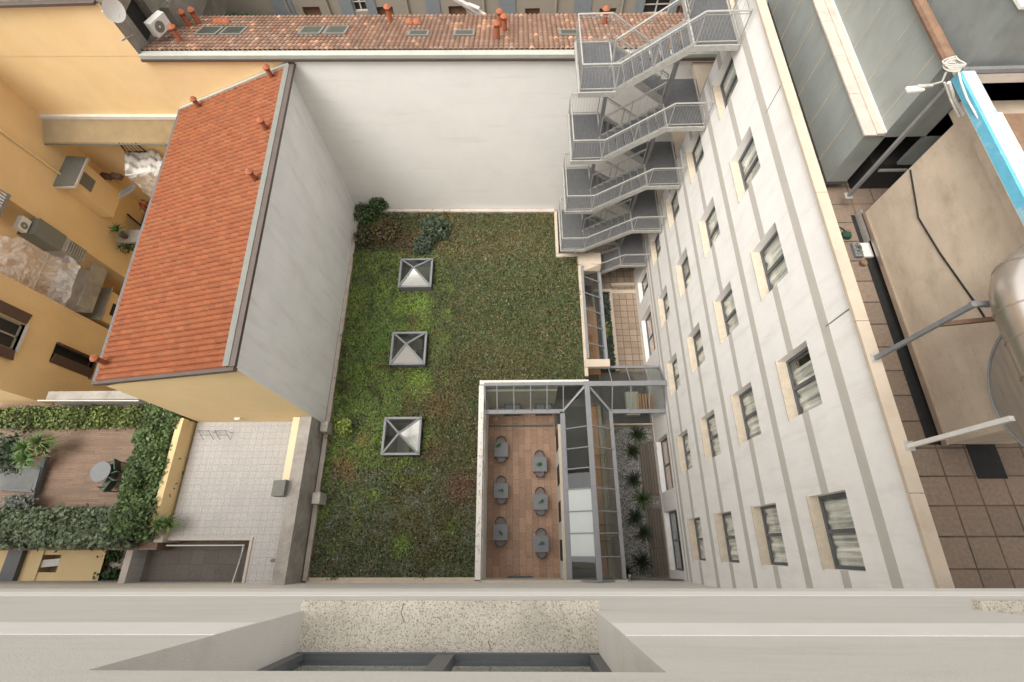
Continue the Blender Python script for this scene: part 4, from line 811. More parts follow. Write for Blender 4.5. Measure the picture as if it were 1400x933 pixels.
# body and interior
m_ = MB(); m_.box((1.66,YE,0),(1.78,5.6,2.95)); m_.build('terrace_side_wall','near',gg)
for y in (4.6,2.9,1.2,-.5): MB().box((1.63,y,1.0),(1.66,y+.9,2.5)).build('side_window','dark',gg)
MB().box((1.62,YE,2.95),(1.8,5.6,3.0)).build('wall_ledge','coping',gg)
MB().box((4.2,YE,0),(4.27,6.1,.5)).box((4.2,YE,2.7),(4.26,6.1,2.98)).build('court_side_wall','coping',gg)
for k in range(8): y = YE+.05+k*.92; MB().box((4.215,y,.5),(4.235,y+.86,2.7)).build('side_pane','roofglass',gg)
MB().box((1.8,YE,.0),(3.55,7.3,.03)).build('inner_floor','darkfloor',gg); MB().box((3.555,YE,.0),(4.0,7.3,.035)).build('wood_floor','wood',gg); MB().box((4.005,YE,.0),(4.19,7.3,.33)).build('inner_ledge','tan',gg)
MB().box((-1.95,6.25,0),(1.6,7.5,.02)).build('porch_floor','terr',gg); MB().box((-1.95,7.3,0),(1.66,7.42,3)).build('porch_wall','interior',gg)
MB().box((-1.96,6.2,0.0),(1.6,6.26,.10)).box((-.15,6.19,.0),(1.55,6.27,.12)).build('sliding_track','frame',gg)
MB().box((4.3,6.3,.0),(6.9,8.5,.03)).build('link_floor','darkfloor',gg); MB().box((5.6,6.7,.03),(6.3,8.0,.45)).build('furniture','interior',gg); MB().box((4.3,6.12,0),(6.9,6.18,.6)).build('link_wall','coping',gg)
for k in range(6): MB().box((5.75+k*.14,6.45,2.3),(5.82+k*.14,7.3,2.36)).build('slat','wood',gg)
for i in range(2): MB().box((-1.1+i*1.7,6.8,.05),(-.2+i*1.7,7.28,.75)).build('sofa','darkfloor',gg); MB().box((-1.02+i*1.7,6.85,.75),(-.62+i*1.7,7.22,.8)).build('cushion','table',gg); MB().box((-.55+i*1.7,6.85,.75),(-.25+i*1.7,7.22,.8)).build('cushion','table',gg)
# lean-to glass roof behind
lg = thing('lean_to_glazing', 'narrow sloping glass roof along the planted roof edge above the paved court', 'glass roof', (3.7,11.5,3))
m_ = MB(); lx0,lx1,lz0,lz1,ly0,ly1 = 3.22,4.26,3.72,3.0,8.75,14.1
seg(m_,(lx0,ly0,lz0),(lx0,ly1,lz0),.12,.08); seg(m_,(lx1-.04,ly0,lz1),(lx1-.04,ly1,lz1),.22,.12); seg(m_,(lx0,ly1,lz0),(lx1,ly1,lz1),.07,.07); m_.build('main_frame','gframe',lg)
b4 = [ly1]+[Zp(806,y,3.4)[1] for y in (382,404,426,447.6,471.8)]+[ly0]; m_ = Fan('glazing_bar','gframe',lg)
for y in b4[1:-1]: seg(m_,(lx0,y,lz0+.02),(lx1,y,lz1+.02),.05,.05)
for a, b in zip(b4, b4[1:]): MB().face([(lx0,b,lz0),(lx1,b,lz1),(lx1,a,lz1),(lx0,a,lz0)]).build('pane','roofglass',lg)
MB().box((4.24,ly0,0),(4.3,ly1,.4)).box((4.2,ly0,2.75),(4.3,ly1,2.93)).build('side_wall','ledge',lg)
MB().box((3.1,ly0,1.2),(4.2,ly1-1.2,1.25)).build('inner_floor','wood',lg); MB().box((3.05,ly0,0),(3.1,ly1,3.2)).build('inner_wall','interior',lg)
# planter strip in the paved court
pt = thing('court_planter', 'long narrow concrete edged planter with low dark plants in the paved court', 'planter', (4.9,12,0))
MB().box((5.2,9.3,0),(5.42,14.6,.3)).box((4.35,14.4,0),(5.2,14.6,.3)).build('edging','coping',pt); MB().box((4.35,9.3,0),(5.2,14.4,.2)).build('soil','soil',pt)
n = 2600; leafmesh('leaves',np.stack([rng.uniform(4.4,5.2,n),rng.uniform(9.3,14.3,n),rng.uniform(.2,.5,n)],1),rng.uniform(.05,.12,n),np.array([(.035,.05,.035)])*rng.uniform(.4,1.9,(n,1)),pt)
m_ = MB(); spiky(m_,(4.75,12.0,.4),30,.5,.06,.4,(.22,.24,.05)); spiky(m_,(4.85,11.6,.4),24,.4,.06,.4,(.2,.22,.05)); m_.build('yellow_leaves','leaf',pt,tint=True)
MB().box((5.42,14.35,0),(6.9,14.6,.14)).box((5.42,14.9,0),(6.9,15.1,.14)).build('step','coping',pt)
# decks & plants of gravel court
for i, (a, b) in enumerate(((2.5,5.2),(-1.2,1.9))):
    t = thing('door_deck','slatted dark wood deck outside the '+('far orange' if i==0 else 'near dark')+' ground floor window','deck',(6.5,(a+b)/2,0)); m_ = MB()
    for k in range(6): m_.box((6.12+k*.135,a,.04),(6.24+k*.135,b,.1))
    m_.build('boards','wooddeck',t); MB().box((6.08,b,.0),(6.92,b+.14,.13)).box((6.08,a-.14,0),(6.92,a,.13)).build('edge_board','darkconc',t)
names = ['spiky dark plant in the gravel closest to the glazed link','second spiky dark plant from the glazed link in the gravel','spiky dark plant between the two wooden decks, left one','spiky green plant between the two wooden decks, larger one','spiky dark plant beside the far end of the near deck','spiky dark plant beside the middle of the near deck','spiky dark plant at the near end of the gravel bed','dark plant in the gravel corner under the gallery wall']
for (px,py,r),nm in zip(((872,593,.62),(866,616,.6),(868,656,.6),(880,682,.66),(870,707,.6),(881,729,.58),(879,769,.7),(857,783,.45)),names):
    c = Zp(px,py,.45); t = thing('spiky_plant',nm,'plant',(c[0],c[1],0),'spiky plants in the gravel court'); m_ = MB(); spiky(m_,(c[0],c[1],.12),75,r*1.15,.055,.4,(.028,.045,.018) if 'green' not in nm else (.045,.075,.018),(.25,1.35)); m_.build('leaves','leaf',t,tint=True)
    m_ = MB(); m_.lathe((c[0],c[1],0),[(.1,0),(.06,.14)],8); m_.build('stem','rust',t)
lp = thing('bollard_light','small round white ball light on a dark post at the near end of the gravel','lamp',Zp(861,788,.5)); c = Zp(861,788,.5); MB().lathe((c[0],c[1],0),[(.03,0),(.03,.42)],8).build('post','frame',lp); MB().lathe((c[0],c[1],.42),[(.03,0),(.08,.05),(.09,.1),(.06,.17),(.01,.19)],12).build('globe','lampglass',lp,smooth=True)
cn = thing('entrance_canopy','low brown roofed canopy between the camera building and the white wing','canopy',(8,-1,1)); 
MB().hexa([Zp(862,787,1.9),Zp(862,800,1.7),Zp(1075,812,3.2),Zp(1075,803,3.3),off(Zp(862,787,1.9),0,0,.08),off(Zp(862,800,1.7),0,0,.08),off(Zp(1000,812,3.2),0,0,.08),off(Zp(1000,804,3.3),0,0,.08)]).build('roof','darkconc',cn)
# ================================================================== TERRACE TABLES AND CHAIRS
def table(loc, label):
    x,y,_ = loc; t = thing('cafe_table',label,'table',(x,y,0),'grey cafe tables on the brown terrace'); hw_, hd = .36,.37
    MB().box((x-hw_,y-hd,.715),(x+hw_,y+hd,.745)).build('tabletop','table',t); MB().box((x-hw_+.05,y-hd+.05,.67),(x+hw_-.05,y+hd-.05,.714)).build('apron','chairdark',t)
    for sx in (-1,1):
        for sy in (-1,1): MB().bar((x+sx*(hw_-.04),y+sy*(hd-.04),.0),(x+sx*(hw_-.05),y+sy*(hd-.05),.67),.04,.04,up=(0,1,0)).build('leg','chairdark',t)
    return t
def chair(loc, rz, label):
    x,y,_ = loc; t = thing('bistro_chair',label,'chair',(x,y,0),'taupe bistro chairs at the cafe tables'); c_,s_ = math.cos(rz),math.sin(rz)
    R_ = lambda u,v,z: (x+u*c_-v*s_, y+u*s_+v*c_, z)
    m_ = MB(); N_=10; pr = [R_(-.21,-.2,.45),R_(.21,-.2,.45)]+[R_(.22*math.cos(a),.02+.22*math.sin(a),.45) for a in [k*math.pi/8 for k in range(9)]]
    bt = [(p[0],p[1],.42) for p in pr]; i = len(m_.v); m_.v += bt+pr; k_ = len(pr); m_.f.append(tuple(range(i,i+k_))[::-1]); m_.f.append(tuple(range(i+k_,i+2*k_))); m_.c += [(1,1,1)]*2
    for q in range(k_): m_.f.append((i+q,i+(q+1)%k_,i+k_+(q+1)%k_,i+k_+q)); m_.c.append((1,1,1))
    m_.build('seat','chair',t)
    m_ = MB(); pts = [R_(.25*math.cos(a),.03+.25*math.sin(a),.78-.0*a) for a in [k*math.pi/10 for k in range(11)]]; m_.tube(pts,.02,6)
    ptl = [R_(.235*math.cos(a),.03+.235*math.sin(a),.60) for a in [k*math.pi/10 for k in range(2,9)]]; m_.tube(ptl,.02,6)
    for k in range(2,9,2): a = k*math.pi/10; m_.tube([R_(.22*math.cos(a),.03+.22*math.sin(a),.44),R_(.25*math.cos(a),.03+.25*math.sin(a),.78)],.010,5)
    m_.build('backrest','chairdark',t)
    for u,v in ((-.2,-.18),(.2,-.18),(-.17,.17),(.17,.17)):
        MB().tube([R_(u*1.15,v*1.15,0),R_(u,v,.43)],.014,6).build('leg','chairdark',t)
    m_ = MB(); m_.tube([R_(-.25,.03,.78),R_(-.24,-.16,.66),R_(-.2,-.18,.45)],.014,5).tube([R_(.25,.03,.78),R_(.24,-.16,.66),R_(.2,-.18,.45)],.014,5); m_.build('armrests','chairdark',t)
    return t
tl = [((685,615),'left row far'),((685,671),'left row middle'),((684,728),'left row near'),((738,635),'right row far'),((739,686.5),'right row middle'),((740,744),'right row near')]
for k, ((px,py),nm) in enumerate(tl):
    c = Zp(px,py,.745); side, pos = nm.split(' row '); wl = 'green roof wall' if side == 'left' else 'glass gallery'
    table(c, f'grey square cafe table, {pos} one of the row beside the {wl}')
    chair((c[0],c[1]+.44,0), 0, f'taupe chair tucked behind the {pos} table of the row beside the {wl}'); chair((c[0],c[1]-.38,0), math.pi, f'taupe chair on the camera side of the {pos} table beside the {wl}')
    for q in range(2):
        ox, oy = [(-.15,.22,.0,.24),(-.1,.02,.05,-.02),(-.03,.04,.04,-.05),(-.07,-.03,.0,.0),(-.06,-.04,.07,.04),(-.08,-.01,.04,.04)][k][q*2:q*2+2]
        if k == 0: ox, oy = (-.18,.18) if q == 0 else (-.08,.24)
        t = thing('table_plant', f'{"small dark vase" if q == 0 else "tiny green potted plant"} on the {pos} table beside the {wl}', 'plant', (c[0]+ox,c[1]+oy,.745)); MB().lathe((c[0]+ox,c[1]+oy,.745),[(.03,0),(.04,.06),(.03,.09)],10).build('pot','chairdark',t)
        if q == 1 or k in (0,3):
            n = 60; leafmesh('leaves',np.array([c[0]+ox,c[1]+oy,.87])+rng.normal(size=(n,3))*.035,rng.uniform(.02,.05,n),np.array([(.05,.16,.03)])*rng.uniform(.6,1.5,(n,1)),t)
        else:
            MB().tube([(c[0]+ox,c[1]+oy,.83),(c[0]+ox+.03,c[1]+oy+.02,.95)],.008,5).build('stem','rust',t)
c = Zp(677,573,.1); tag(MB().lathe((c[0],c[1],0.0),[(.16,0),(.17,.06),(.12,.12),(.05,.14)],14).build('floor_lamp','ribbed',loc=(c[0],c[1],0)),'round brass coloured lamp on the floor under the glass porch','lamp')
# ================================================================== LEFT TERRACES
tz = 4.0
th = thing('tiled_terrace', 'pale grey tiled roof terrace below the yellow gable with a sunken grey flat roof', 'terrace', (-13,2,0))
w = MB(); sheet(w, lambda u,v,d:(u,v,tz-d), (-15.62,-10.2), (-1.3,5.6), [(-17,-11.95,-1.4,.38)], .9); w.build('tiles','greytile',th)
MB().box((-18,-1.3,0),(-11.5,.6,3.0)).build('sunken_roof','greyroof',th)
MB().box((-15.6,.38,3.95),(-11.83,.5,4.05)).box((-11.95,-1.3,3.95),(-11.83,.38,4.05)).build('rim','ledge',th)
MB().tube([(-15.7,.18,3.85),(-12.25,.18,3.85),(-12.45,-1.3,3.85)],.03,6).build('rail','whitepaint',th); MB().box((-12.35,-1.3,3.0),(-12.33,.2,3.8)).box((-15.6,.16,3.0),(-12.35,.18,3.8)).build('glass_screen','glass',th)
MB().box((-15.6,-1.3,0),(-10.2,5.6,2.9)).build('base','darkconc',th)
pw = thing('terrace_parapet','weathered concrete parapet wall between grey tiled terrace and green roof','wall',(-9.95,2,0))
MB().box((-10.2,-1.3,0),(-9.7,5.58,4.96)).build('wall','concrete',pw); MB().box((-10.58,2.75,4.003),(-10.205,5.58,4.9)).build('cream_step','cream',pw); MB().box((-10.22,-1.3,4.96),(-9.68,5.58,5.02)).build('rough_coping','concrete',pw)
vt = thing('vent_hood','grey square metal vent hood on the concrete parapet of the tiled terrace','vent',(-10.5,2.45,4.6)); MB().hexa([(-10.85,2.1,4.6),(-10.25,2.1,4.6),(-10.25,2.75,4.6),(-10.85,2.75,4.6),(-10.85,2.1,5.1),(-10.2,2.1,5.35),(-10.2,2.75,5.35),(-10.85,2.75,5.1)]).build('hood','greymetal',vt); MB().box((-10.7,2.2,4.0),(-10.35,2.65,4.6)).build('duct','greymetal',vt)
tag(MB().tube([(-10.7,-.42,4.0),(-10.7,-.42,4.3),(-10.4,-.4,4.42)],.07,8).build('vent_pipe','greymetal',loc=(-10.7,-.42,4)),'short bent grey vent pipe near the camera end of the tiled terrace','pipe')
def rack(px, label):
    c = Zp(px,590,4.4); t = thing('clothes_rack',label,'rack',(c[0],c[1],4)); m_ = MB()
    for s in (-.3,.3): m_.tube([(c[0]+s,c[1],4.0),(c[0]+s*.8,c[1]+.02,4.55),(c[0]+s*.8,c[1]-.3,4.0)],.012,5)
    m_.tube([(c[0]-.28,c[1],4.5),(c[0]+.28,c[1],4.5)],.012,5).tube([(c[0]-.28,c[1]-.15,4.3),(c[0]+.28,c[1]-.15,4.3)],.012,5); m_.build('frame','frame',t)
for pts in ([(-.745,-.30),(-.76,-.35),(-.735,-.40)],[(-.23,-.50),(-.21,-.545)]):
    MB().tube([(x,y,23.173) for x,y in pts],.0022,4).build('sill_crack','rust',nb)
rack(303,'thin dark metal stand against the yellow gable wall, right one'); rack(280,'thin dark metal stand against the yellow gable wall, left one')
gy = thing('garden_wall','low yellow wall between the leafy hedge and the grey tiled terrace','wall',(-15.8,3.2,4)); MB().box((-16.0,1.0,0),(-15.72,5.6,4.85)).build('wall','paleyellow',gy); MB().box((-16.0,.3,0),(-15.62,.9,4.3)).build('wall_end','ledge',gy)
struct(MB().box((-26,-.0,0),(-16.0,6.6,4.0)).build('garden_deck','deck'))
mw = thing('mossy_wall','lichen stained stone topped wall behind the left hedge','wall',(-20,6.65,0)); MB().box((-22.3,6.45,0),(-17.4,6.85,5.15)).build('wall','concrete',mw); MB().tube([(-22.6,6.4,5.2),(-17.8,6.35,5.2)],.035,6).build('rail','whitepaint',mw)
MB().box((-17.4,6.5,0),(-16.5,6.9,4.6)).build('end_pier','whitepaint',mw)
def hedge(label, x0,x1,y0,y1,z0,z1,n,col,ls=(.07,.15),var=.5):
    t = thing('hedge',label,'hedge',((x0+x1)/2,(y0+y1)/2,z0)); cx,cy=(x0+x1)/2,(y0+y1)/2
    X = rng.uniform(x0,x1,n); Y = rng.uniform(y0,y1,n); ed = np.minimum(np.minimum(X-x0,x1-X),np.minimum(Y-y0,y1-Y)); top = z0+(z1-z0)*(.72+.4*vnoise(X,Y,1.7,21))-.35*np.exp(-ed/.12)
    Z = top-np.abs(rng.normal(size=n))*.18; side = rng.random(n) < .35; Z[side] = rng.uniform(z0,top[side]); X[side] += np.where(X[side]>cx,1,-1)*rng.random(side.sum())*.12*(x1-x0<3); X += rng.normal(size=n)*.09; Y += rng.normal(size=n)*.09
    cc = np.array([col])*rng.uniform(.4,1.7,(n,1)); v = vnoise(X,Y,1.3,22)[:,None]; cc = cc*(1-var*.6+var*1.2*v)
    leafmesh('leaves',np.stack([X,Y,Z],1),rng.uniform(*ls,n),cc,t,flat=.3); MB().box((x0+.15,y0+.15,z0-.0),(x1-.15,y1-.15,z0+(z1-z0)*.55)).build('inner_growth','soil',t)
hedge('dark green ivy hedge along the right side of the brown deck',-17.6,-15.98,.5,6.4,4.0,5.2,15000,(.085,.135,.045))
hedge('grey green broad leaved hedge along the camera side of the brown deck',-26,-16.8,.22,1.6,4.0,4.95,22000,(.125,.16,.095),(.09,.17))
hedge('yellow green bamboo like hedge on the far side of the brown deck',-25.5,-17.6,5.4,6.2,4.0,4.85,11000,(.105,.14,.035),(.06,.13))
ct = thing('garden_table','round dark grey table on the brown deck','table',Zp(137,645,4.0)); c = Zp(137,645,4.74); MB().lathe((c[0],c[1],4.70),[(.45,0),(.46,.02),(.45,.045)],28).build('tabletop','table',ct); MB().lathe((c[0],c[1],4.0),[(.22,0),(.22,.03),(.04,.06),(.04,.7)],14).build('pedestal','chairdark',ct)
def gchair(c, rz, label):
    x,y = c[0],c[1]; t = thing('garden_chair',label,'chair',(x,y,4)); c_,s_ = math.cos(rz),math.sin(rz); R_ = lambda u,v,z: (x+u*c_-v*s_, y+u*s_+v*c_, z)
    MB().hexa([R_(-.25,-.25,4.4),R_(.25,-.25,4.4),R_(.25,.25,4.4),R_(-.25,.25,4.4),R_(-.25,-.25,4.45),R_(.25,-.25,4.45),R_(.25,.25,4.45),R_(-.25,.25,4.45)]).build('seat','greenplastic',t)
    MB().hexa([R_(-.25,.24,4.42),R_(.25,.24,4.42),R_(.25,.28,4.42),R_(-.25,.28,4.42),R_(-.25,.36,4.95),R_(.25,.36,4.95),R_(.25,.40,4.95),R_(-.25,.40,4.95)]).build('backrest','greenplastic',t)
    for u in (-1,1):
        MB().bar(R_(u*.27,-.22,4.65),R_(u*.27,.3,4.68),.05,.03).bar(R_(u*.27,-.22,4.4),R_(u*.27,-.22,4.65),.04,.04,up=(0,1,0)).build('armrest','greenplastic',t)
        for v in (-.22,.22): MB().bar(R_(u*.23,v,4.0),R_(u*.23,v,4.4),.04,.04,up=(0,1,0)).build('leg','greenplastic',t)
gchair(Zp(157,641,4.4),rad(-70),'dark green plastic chair squeezed against the ivy hedge, far one'); gchair(Zp(150,662,4.4),rad(-115),'dark green plastic chair beside the round table, near one')
def yucca(cs, label, L=.7, col=(.11,.17,.05)):
    c0 = Zp(*cs[0]); t = thing('yucca_plant',label,'plant',(c0[0],c0[1],4)); m_ = MB(); st = MB()
    for q in cs: c = Zp(*q); spiky(m_,c,70,L,.055,.45,col,(-.1,1.3)); st.tube([(c0[0],c0[1],4.0),c],[.06,.04],6)
    m_.build('leaves','leaf',t,tint=True); st.build('stem','rust',t)
yucca([(35,612,5.1),(55,605,5.2),(64,612,5.0),(36,628,5.0)],'large yucca with long green strap leaves at the left of the brown deck')
yucca([(218,718,4.8),(232,716,4.7)],'spiky green potted yucca at the corner of the grey flat roof',.55)
n = 900; c = Zp(8,618,4.6); t = thing('dark_shrub','very dark shrub at the left edge behind the yucca','shrub',c); leafmesh('leaves',np.array(c)+rng.normal(size=(n,3))*np.array([.35,.4,.25]),rng.uniform(.07,.15,n),np.array([(.025,.05,.02)])*rng.uniform(.5,1.6,(n,1)),t); MB().tube([(c[0],c[1],4),c],.04,6).build('stem','rust',t)
n = 420; c = Zp(27,687,4.6); t = thing('silver_shrub','grey leaved shrub beside the dark framed skylight on the deck','shrub',c); leafmesh('leaves',np.array(c)+rng.normal(size=(n,3))*np.array([.28,.12,.14]),rng.uniform(.07,.15,n),np.array([(.13,.15,.13)])*rng.uniform(.5,1.5,(n,1)),t); MB().tube([(c[0],c[1],4),c],.04,6).build('stem','rust',t)
ds = thing('deck_skylight','flat dark framed glass roof panel beside the yucca on the brown deck','skylight',(-23.3,3,4)); a,b_,c_,d_ = Zp(-10,637,4.35),Zp(55,640,4.35),Zp(46,672,4.35),Zp(-10,668,4.35)
MB().bar(a,b_,.1,.1).bar(b_,c_,.14,.1).bar(c_,d_,.1,.1).build('frame','frame',ds); MB().face([a,b_,c_,d_]).build('pane','roofglass',ds); MB().prism([(p[0],p[1]) for p in (a,b_,c_,d_)],4.0,4.1).build('base','darkconc',ds)
MB().bar(off(b_,.0,.5,-.1),off(c_,0,-1.2,-.1),.22,.2).build('gutter','frame',ds)
lo = thing('lower_outbuilding','low cream roofed outbuilding at the bottom left with a recessed air conditioner','outbuilding',(-22,-.7,0)); 
w = MB(); sheet(w, lambda u,v,d:(u,v,2.0-d), (-26,-19.8), (-1.3,.0), [(-22.9,-21.9,-.95,-.2)], .7); w.box((-26,-1.29,0),(-19.8,-.02,1.2)); w.build('roof_slab','paleyellow',lo); MB().box((-24.3,-1.3,2.0),(-23.6,0,2.25)).build('dark_gutter','frame',lo); MB().box((-22.75,-1.3,2.0),(-23.35,0,2.06)).build('roof_rib','paleyellow',lo)
ac_unit((-22.35,-.55,1.35), rad(5), 'white air conditioner set in the dark recess of the low outbuilding roof')
MB().box((-19.8,-1.3,0),(-18.9,0,1.6)).build('side_roof','ledge',lo); MB().box((-17.6,-1.3,0),(-17.2,.3,3.6)).build('side_wall','ledge',lo)
for k,(px,py) in enumerate(((160,760),(158,785),(147,790))):
    n=380; c = Zp(px,py,1.6); o = leafmesh('shrub',np.array(c)+rng.normal(size=(n,3))*np.array([.2,.15,.2]),rng.uniform(.06,.12,n),np.array([(.04,.08,.025)])*rng.uniform(.5,1.5,(n,1)),loc=c); tag(o,['small shrub in the slot below the hedge, the one under its corner','small shrub in the slot by the sunken roof wall','small shrub in the slot nearest the camera building and the outbuilding'][k],'shrub')
MB().box((-18.9,-1.3,0),(-17.6,.1,.4)).build('slot_floor','wooddeck',lo)
# ================================================================== ROOFTOP MACHINERY
ah = thing('air_handling_unit','huge grey sheet metal air handling unit with stained ledge on the tiled roof','ventilation unit',(8.2,11,16))
MB().box((7.84,8.66,16.4),(8.34,22,17.95)).build('lower_cabinet','sheet',ah)
ybs = [8.6,9.9,11.2,12.5,13.8,15.1,22]
for a,b in zip(ybs,ybs[1:]): MB().box((7.79,a+.005,17.951),(8.05,b-.005,17.99)).build('ledge_plate','ledge',ah)
MB().box((8.05,8.6,17.96),(8.24,22,18.03)).build('inner_ledge','ledge',ah)
MB().box((8.24,8.62,17.9),(13,22,19.78)).build('upper_duct','sheet',ah)
m_ = MB()
for k in range(12): y = 9.0+k*1.16; m_.box((8.232,y,18.03),(8.24,y+.014,19.78)); m_.box((7.825,y+.4,16.4),(7.84,y+.412,17.95))
m_.build('panel_seams','beige',ah)
MB().box((8.20,8.6,18.03),(8.24,22,18.06)).build('seam_flashing','whitepaint',ah)
m_ = MB()
for y in (9.2,12,15): m_.box((7.95,y,16),(8.1,y+.15,16.4))
m_.box((7.9,8.7,16.25),(8.3,22,16.4)); m_.build('support','frame',ah)
MB().tube([(8.22,8.5,19.82),(8.22,22,19.82)],.11,10).build('pipe','rust',ah)
MB().box((8.7,8.75,16.0),(13,12,16.9)).build('void_shade','black',ah)  # black block added to give the shade of the open void below the duct
MB().tube([(8.75,8.5,16.95),(9.4,8.5,16.95),(9.5,8.8,16.6)],.04,8).build('lower_pipe','greymetal',ah)
tw = thing('upper_ventilation_box','upper grey sheet metal box above the long air handling unit with white edged top','ventilation unit',(10,9,20))
MB().box((8.42,8.35,19.8),(14,22,20.95)).build('casing','sheetdark',tw); MB().box((8.38,8.31,20.95),(14.05,8.45,21.0)).box((8.38,8.45,20.95),(8.5,22,21.0)).build('top_edge','whitepaint',tw); MB().box((8.4,8.2,19.62),(14,8.5,19.82)).build('flange','ledge',tw)
MB().box((9.2,8.62,17.0),(14,8.7,19.5)).build('lower_panel','sheetdark',tw)
MB().box((9.2,8.05,18.55),(14,8.6,18.85)).build('shelf','beige',tw)
bx = thing('beige_duct_box','large beige coated duct box beside the black gutter slot on the tiled roof','duct',(10,4.8,16))
MB().box((8.62,1.95,16.3),(9.9,7.76,19.25)).build('casing','beige',bx)
MB().box((8.58,1.93,16.22),(8.63,7.78,16.34)).build('bottom_trim','silver',bx)
MB().box((8.56,1.95,19.25),(8.72,7.78,19.4)).build('top_flange','beige',bx); MB().box((8.72,1.95,19.25),(9.35,7.78,19.30)).build('roof_plate','nearband',bx); MB().box((9.35,1.95,19.25),(12,7.78,19.27)).build('rear_roof','rust',bx)
m_ = MB(); prev = None; pts = [(8.605,7.7,17.85),(8.605,6.6,17.6),(8.605,5.6,17.75),(8.605,4.2,18.05),(8.605,3.9,18.1)]; m_.tube(pts,.018,6); m_.build('cable','black',bx)
MB().box((8.75,2.0,16.0),(8.9,2.15,16.3)).box((8.75,7.4,16.0),(8.9,7.55,16.3)).build('feet','frame',bx)
for (p1,zt,nm,m_n) in (((1160,268),19.95,'grey steel post at the corner of the air handling unit','galvdark'),((1197,490),19.6,'grey steel post rising from the coping across the middle of the beige duct','galvdark'),((1243,610),19.35,'white weathered steel post nearest the camera building','whitepaint')):
    q = Zp(*p1,16.4 if zt > 19.9 else 17.28); t = thing('steel_post',nm,'post',q,'steel posts carrying the ducts'); m_ = MB(); m_.bar(q,(q[0],q[1],zt),.075,.075,up=(0,1,0)); m_.build('upright',m_n,t); MB().box((q[0]-.09,q[1]-.09,q[2]),(q[0]+.09,q[1]+.09,q[2]+.012)).build('base_plate','galv',t)
    if m_n != 'whitepaint': MB().bar((q[0],q[1]+.03,zt-.06),(q[0]+1.6,q[1]+.03,zt-.06),.08,.08).build('arm','galvdark' if m_n != 'galv' else 'galv',t)
    if zt == 19.6: MB().bar((q[0],q[1],zt-.75),(q[0]+1.3,q[1]+.05,zt-.55),.07,.07).build('brace','rust',t)
bm = thing('blue_beam','blue painted steel beam with worn pale top running over the beige duct','beam',(8.3,6.7,19.9))
MB().box((8.15,2.0,19.75),(8.20,8.15,19.93)).build('blue_side','blue',bm); MB().box((8.20,2.0,19.75),(8.44,8.15,19.94)).build('pale_top','palepaint',bm)
cb_ = tag(MB().tube([Zp(1310,97,19.98),Zp(1314,113,19.95),Zp(1322,135,19.9),Zp(1334,157,19.86),Zp(1350,180,19.85)],.018,6).build('white_conduit','cable',loc=(8.1,7.6,19.6)),'white flexible conduit sagging beside the blue beam','cable')
lpq = thing('flood_lamp','small flat floodlight on a bent arm beside the air handling unit','lamp',(7.9,8.5,19.6)); a = Zp(1240,123,19.9); b = Zp(1262,121,19.9); MB().bar(a,b,.12,.04).build('head','lampglass',lpq); MB().bar(off(b,-.12,.02,.03),Zp(1275,117,19.95),.06,.03).tube([Zp(1262,119,19.95),Zp(1288,112,19.95),Zp(1293,100,19.95),Zp(1303,90,19.95)],.018,6).build('arm','galv',lpq)
cl = MB()
for k in range(5): 
    c = Zp(1302,92,20.0); cl.tube([(c[0]+.16*math.cos(t)+.02*k*math.sin(t*2+k),c[1]+.12*math.sin(t)+.015*k,c[2]+.02*k) for t in [q*.45 for q in range(14)]],.013,5)
tag(cl.build('cable_coil','cable',loc=Zp(1302,92,20.0)),'tangle of pale cables tied at the top of the rusty pipe','cable')
tag(MB().tube([Zp(1291,113,19.9),Zp(1299,135,19.6),Zp(1311,160,19.4)],.018,6).tube([Zp(1297,113,19.9),Zp(1304,135,19.6),Zp(1316,158,19.4)],.035,6).build('conduit_pair','cable',loc=(8.2,8.2,19.5)),'pair of pale conduits dropping from the cable tangle to the beige duct','cable')
sd = thing('round_duct','shiny round metal duct with elbow crossing over the beige duct at the right edge','duct',(8.4,3,20.2))
m_ = MB(); R0 = .46; zc = 20.0; xc = 7.44
pts = [(xc,-.5,zc)]+[(xc,y,zc) for y in (1.5,3.1)]+[(xc+.62*(1-math.cos(a)),3.25+.62*math.sin(a),zc) for a in [k*math.pi/10 for k in range(0,6)]]+[(xc+2.5,3.87,zc)]
m_.tube(pts,R0,28,cap=False).build('duct','silver',sd,smooth=True)
m_ = MB()
for y in (2.2,2.75,3.2): m_.tube([(xc,y,zc),(xc,y+.02,zc)],R0+.012,28)
for a in (.7,1.2): 
    x_,y_ = xc+.62*(1-math.cos(a)),3.25+.62*math.sin(a); m_.tube([(x_,y_,zc),(x_+.02*math.sin(a),y_+.02*math.cos(a),zc)],R0+.012,28)
m_.build('joint_ring','brushed',sd)
dm = thing('fan_drum','big round brushed metal fan drum under the shiny duct at the right edge','fan',(8.6,2.6,17.6))
m_ = MB(); c = (8.45,2.45,18.05); Rr = 1.15; i0 = len(m_.v); N_=48
c = Xp(1462,525,8.3); Rr = 1.28
for x_ in (8.3,8.95):
    m_.v += [(x_, c[1]+Rr*math.cos(k*2*math.pi/N_), c[2]+Rr*math.sin(k*2*math.pi/N_)) for k in range(N_)]
for k in range(N_): m_.f.append((k,(k+1)%N_,N_+(k+1)%N_,N_+k)); m_.c.append((1,1,1))
m_.f.append(tuple(range(N_))[::-1]); m_.c.append((1,1,1)); m_.build('drum','brushed',dm)
m_ = MB(); m_.tube([(8.29,c[1]+Rr*math.cos(k*2*math.pi/N_),c[2]+Rr*math.sin(k*2*math.pi/N_)) for k in range(N_+1)],.022,6).build('rim','galvdark',dm)
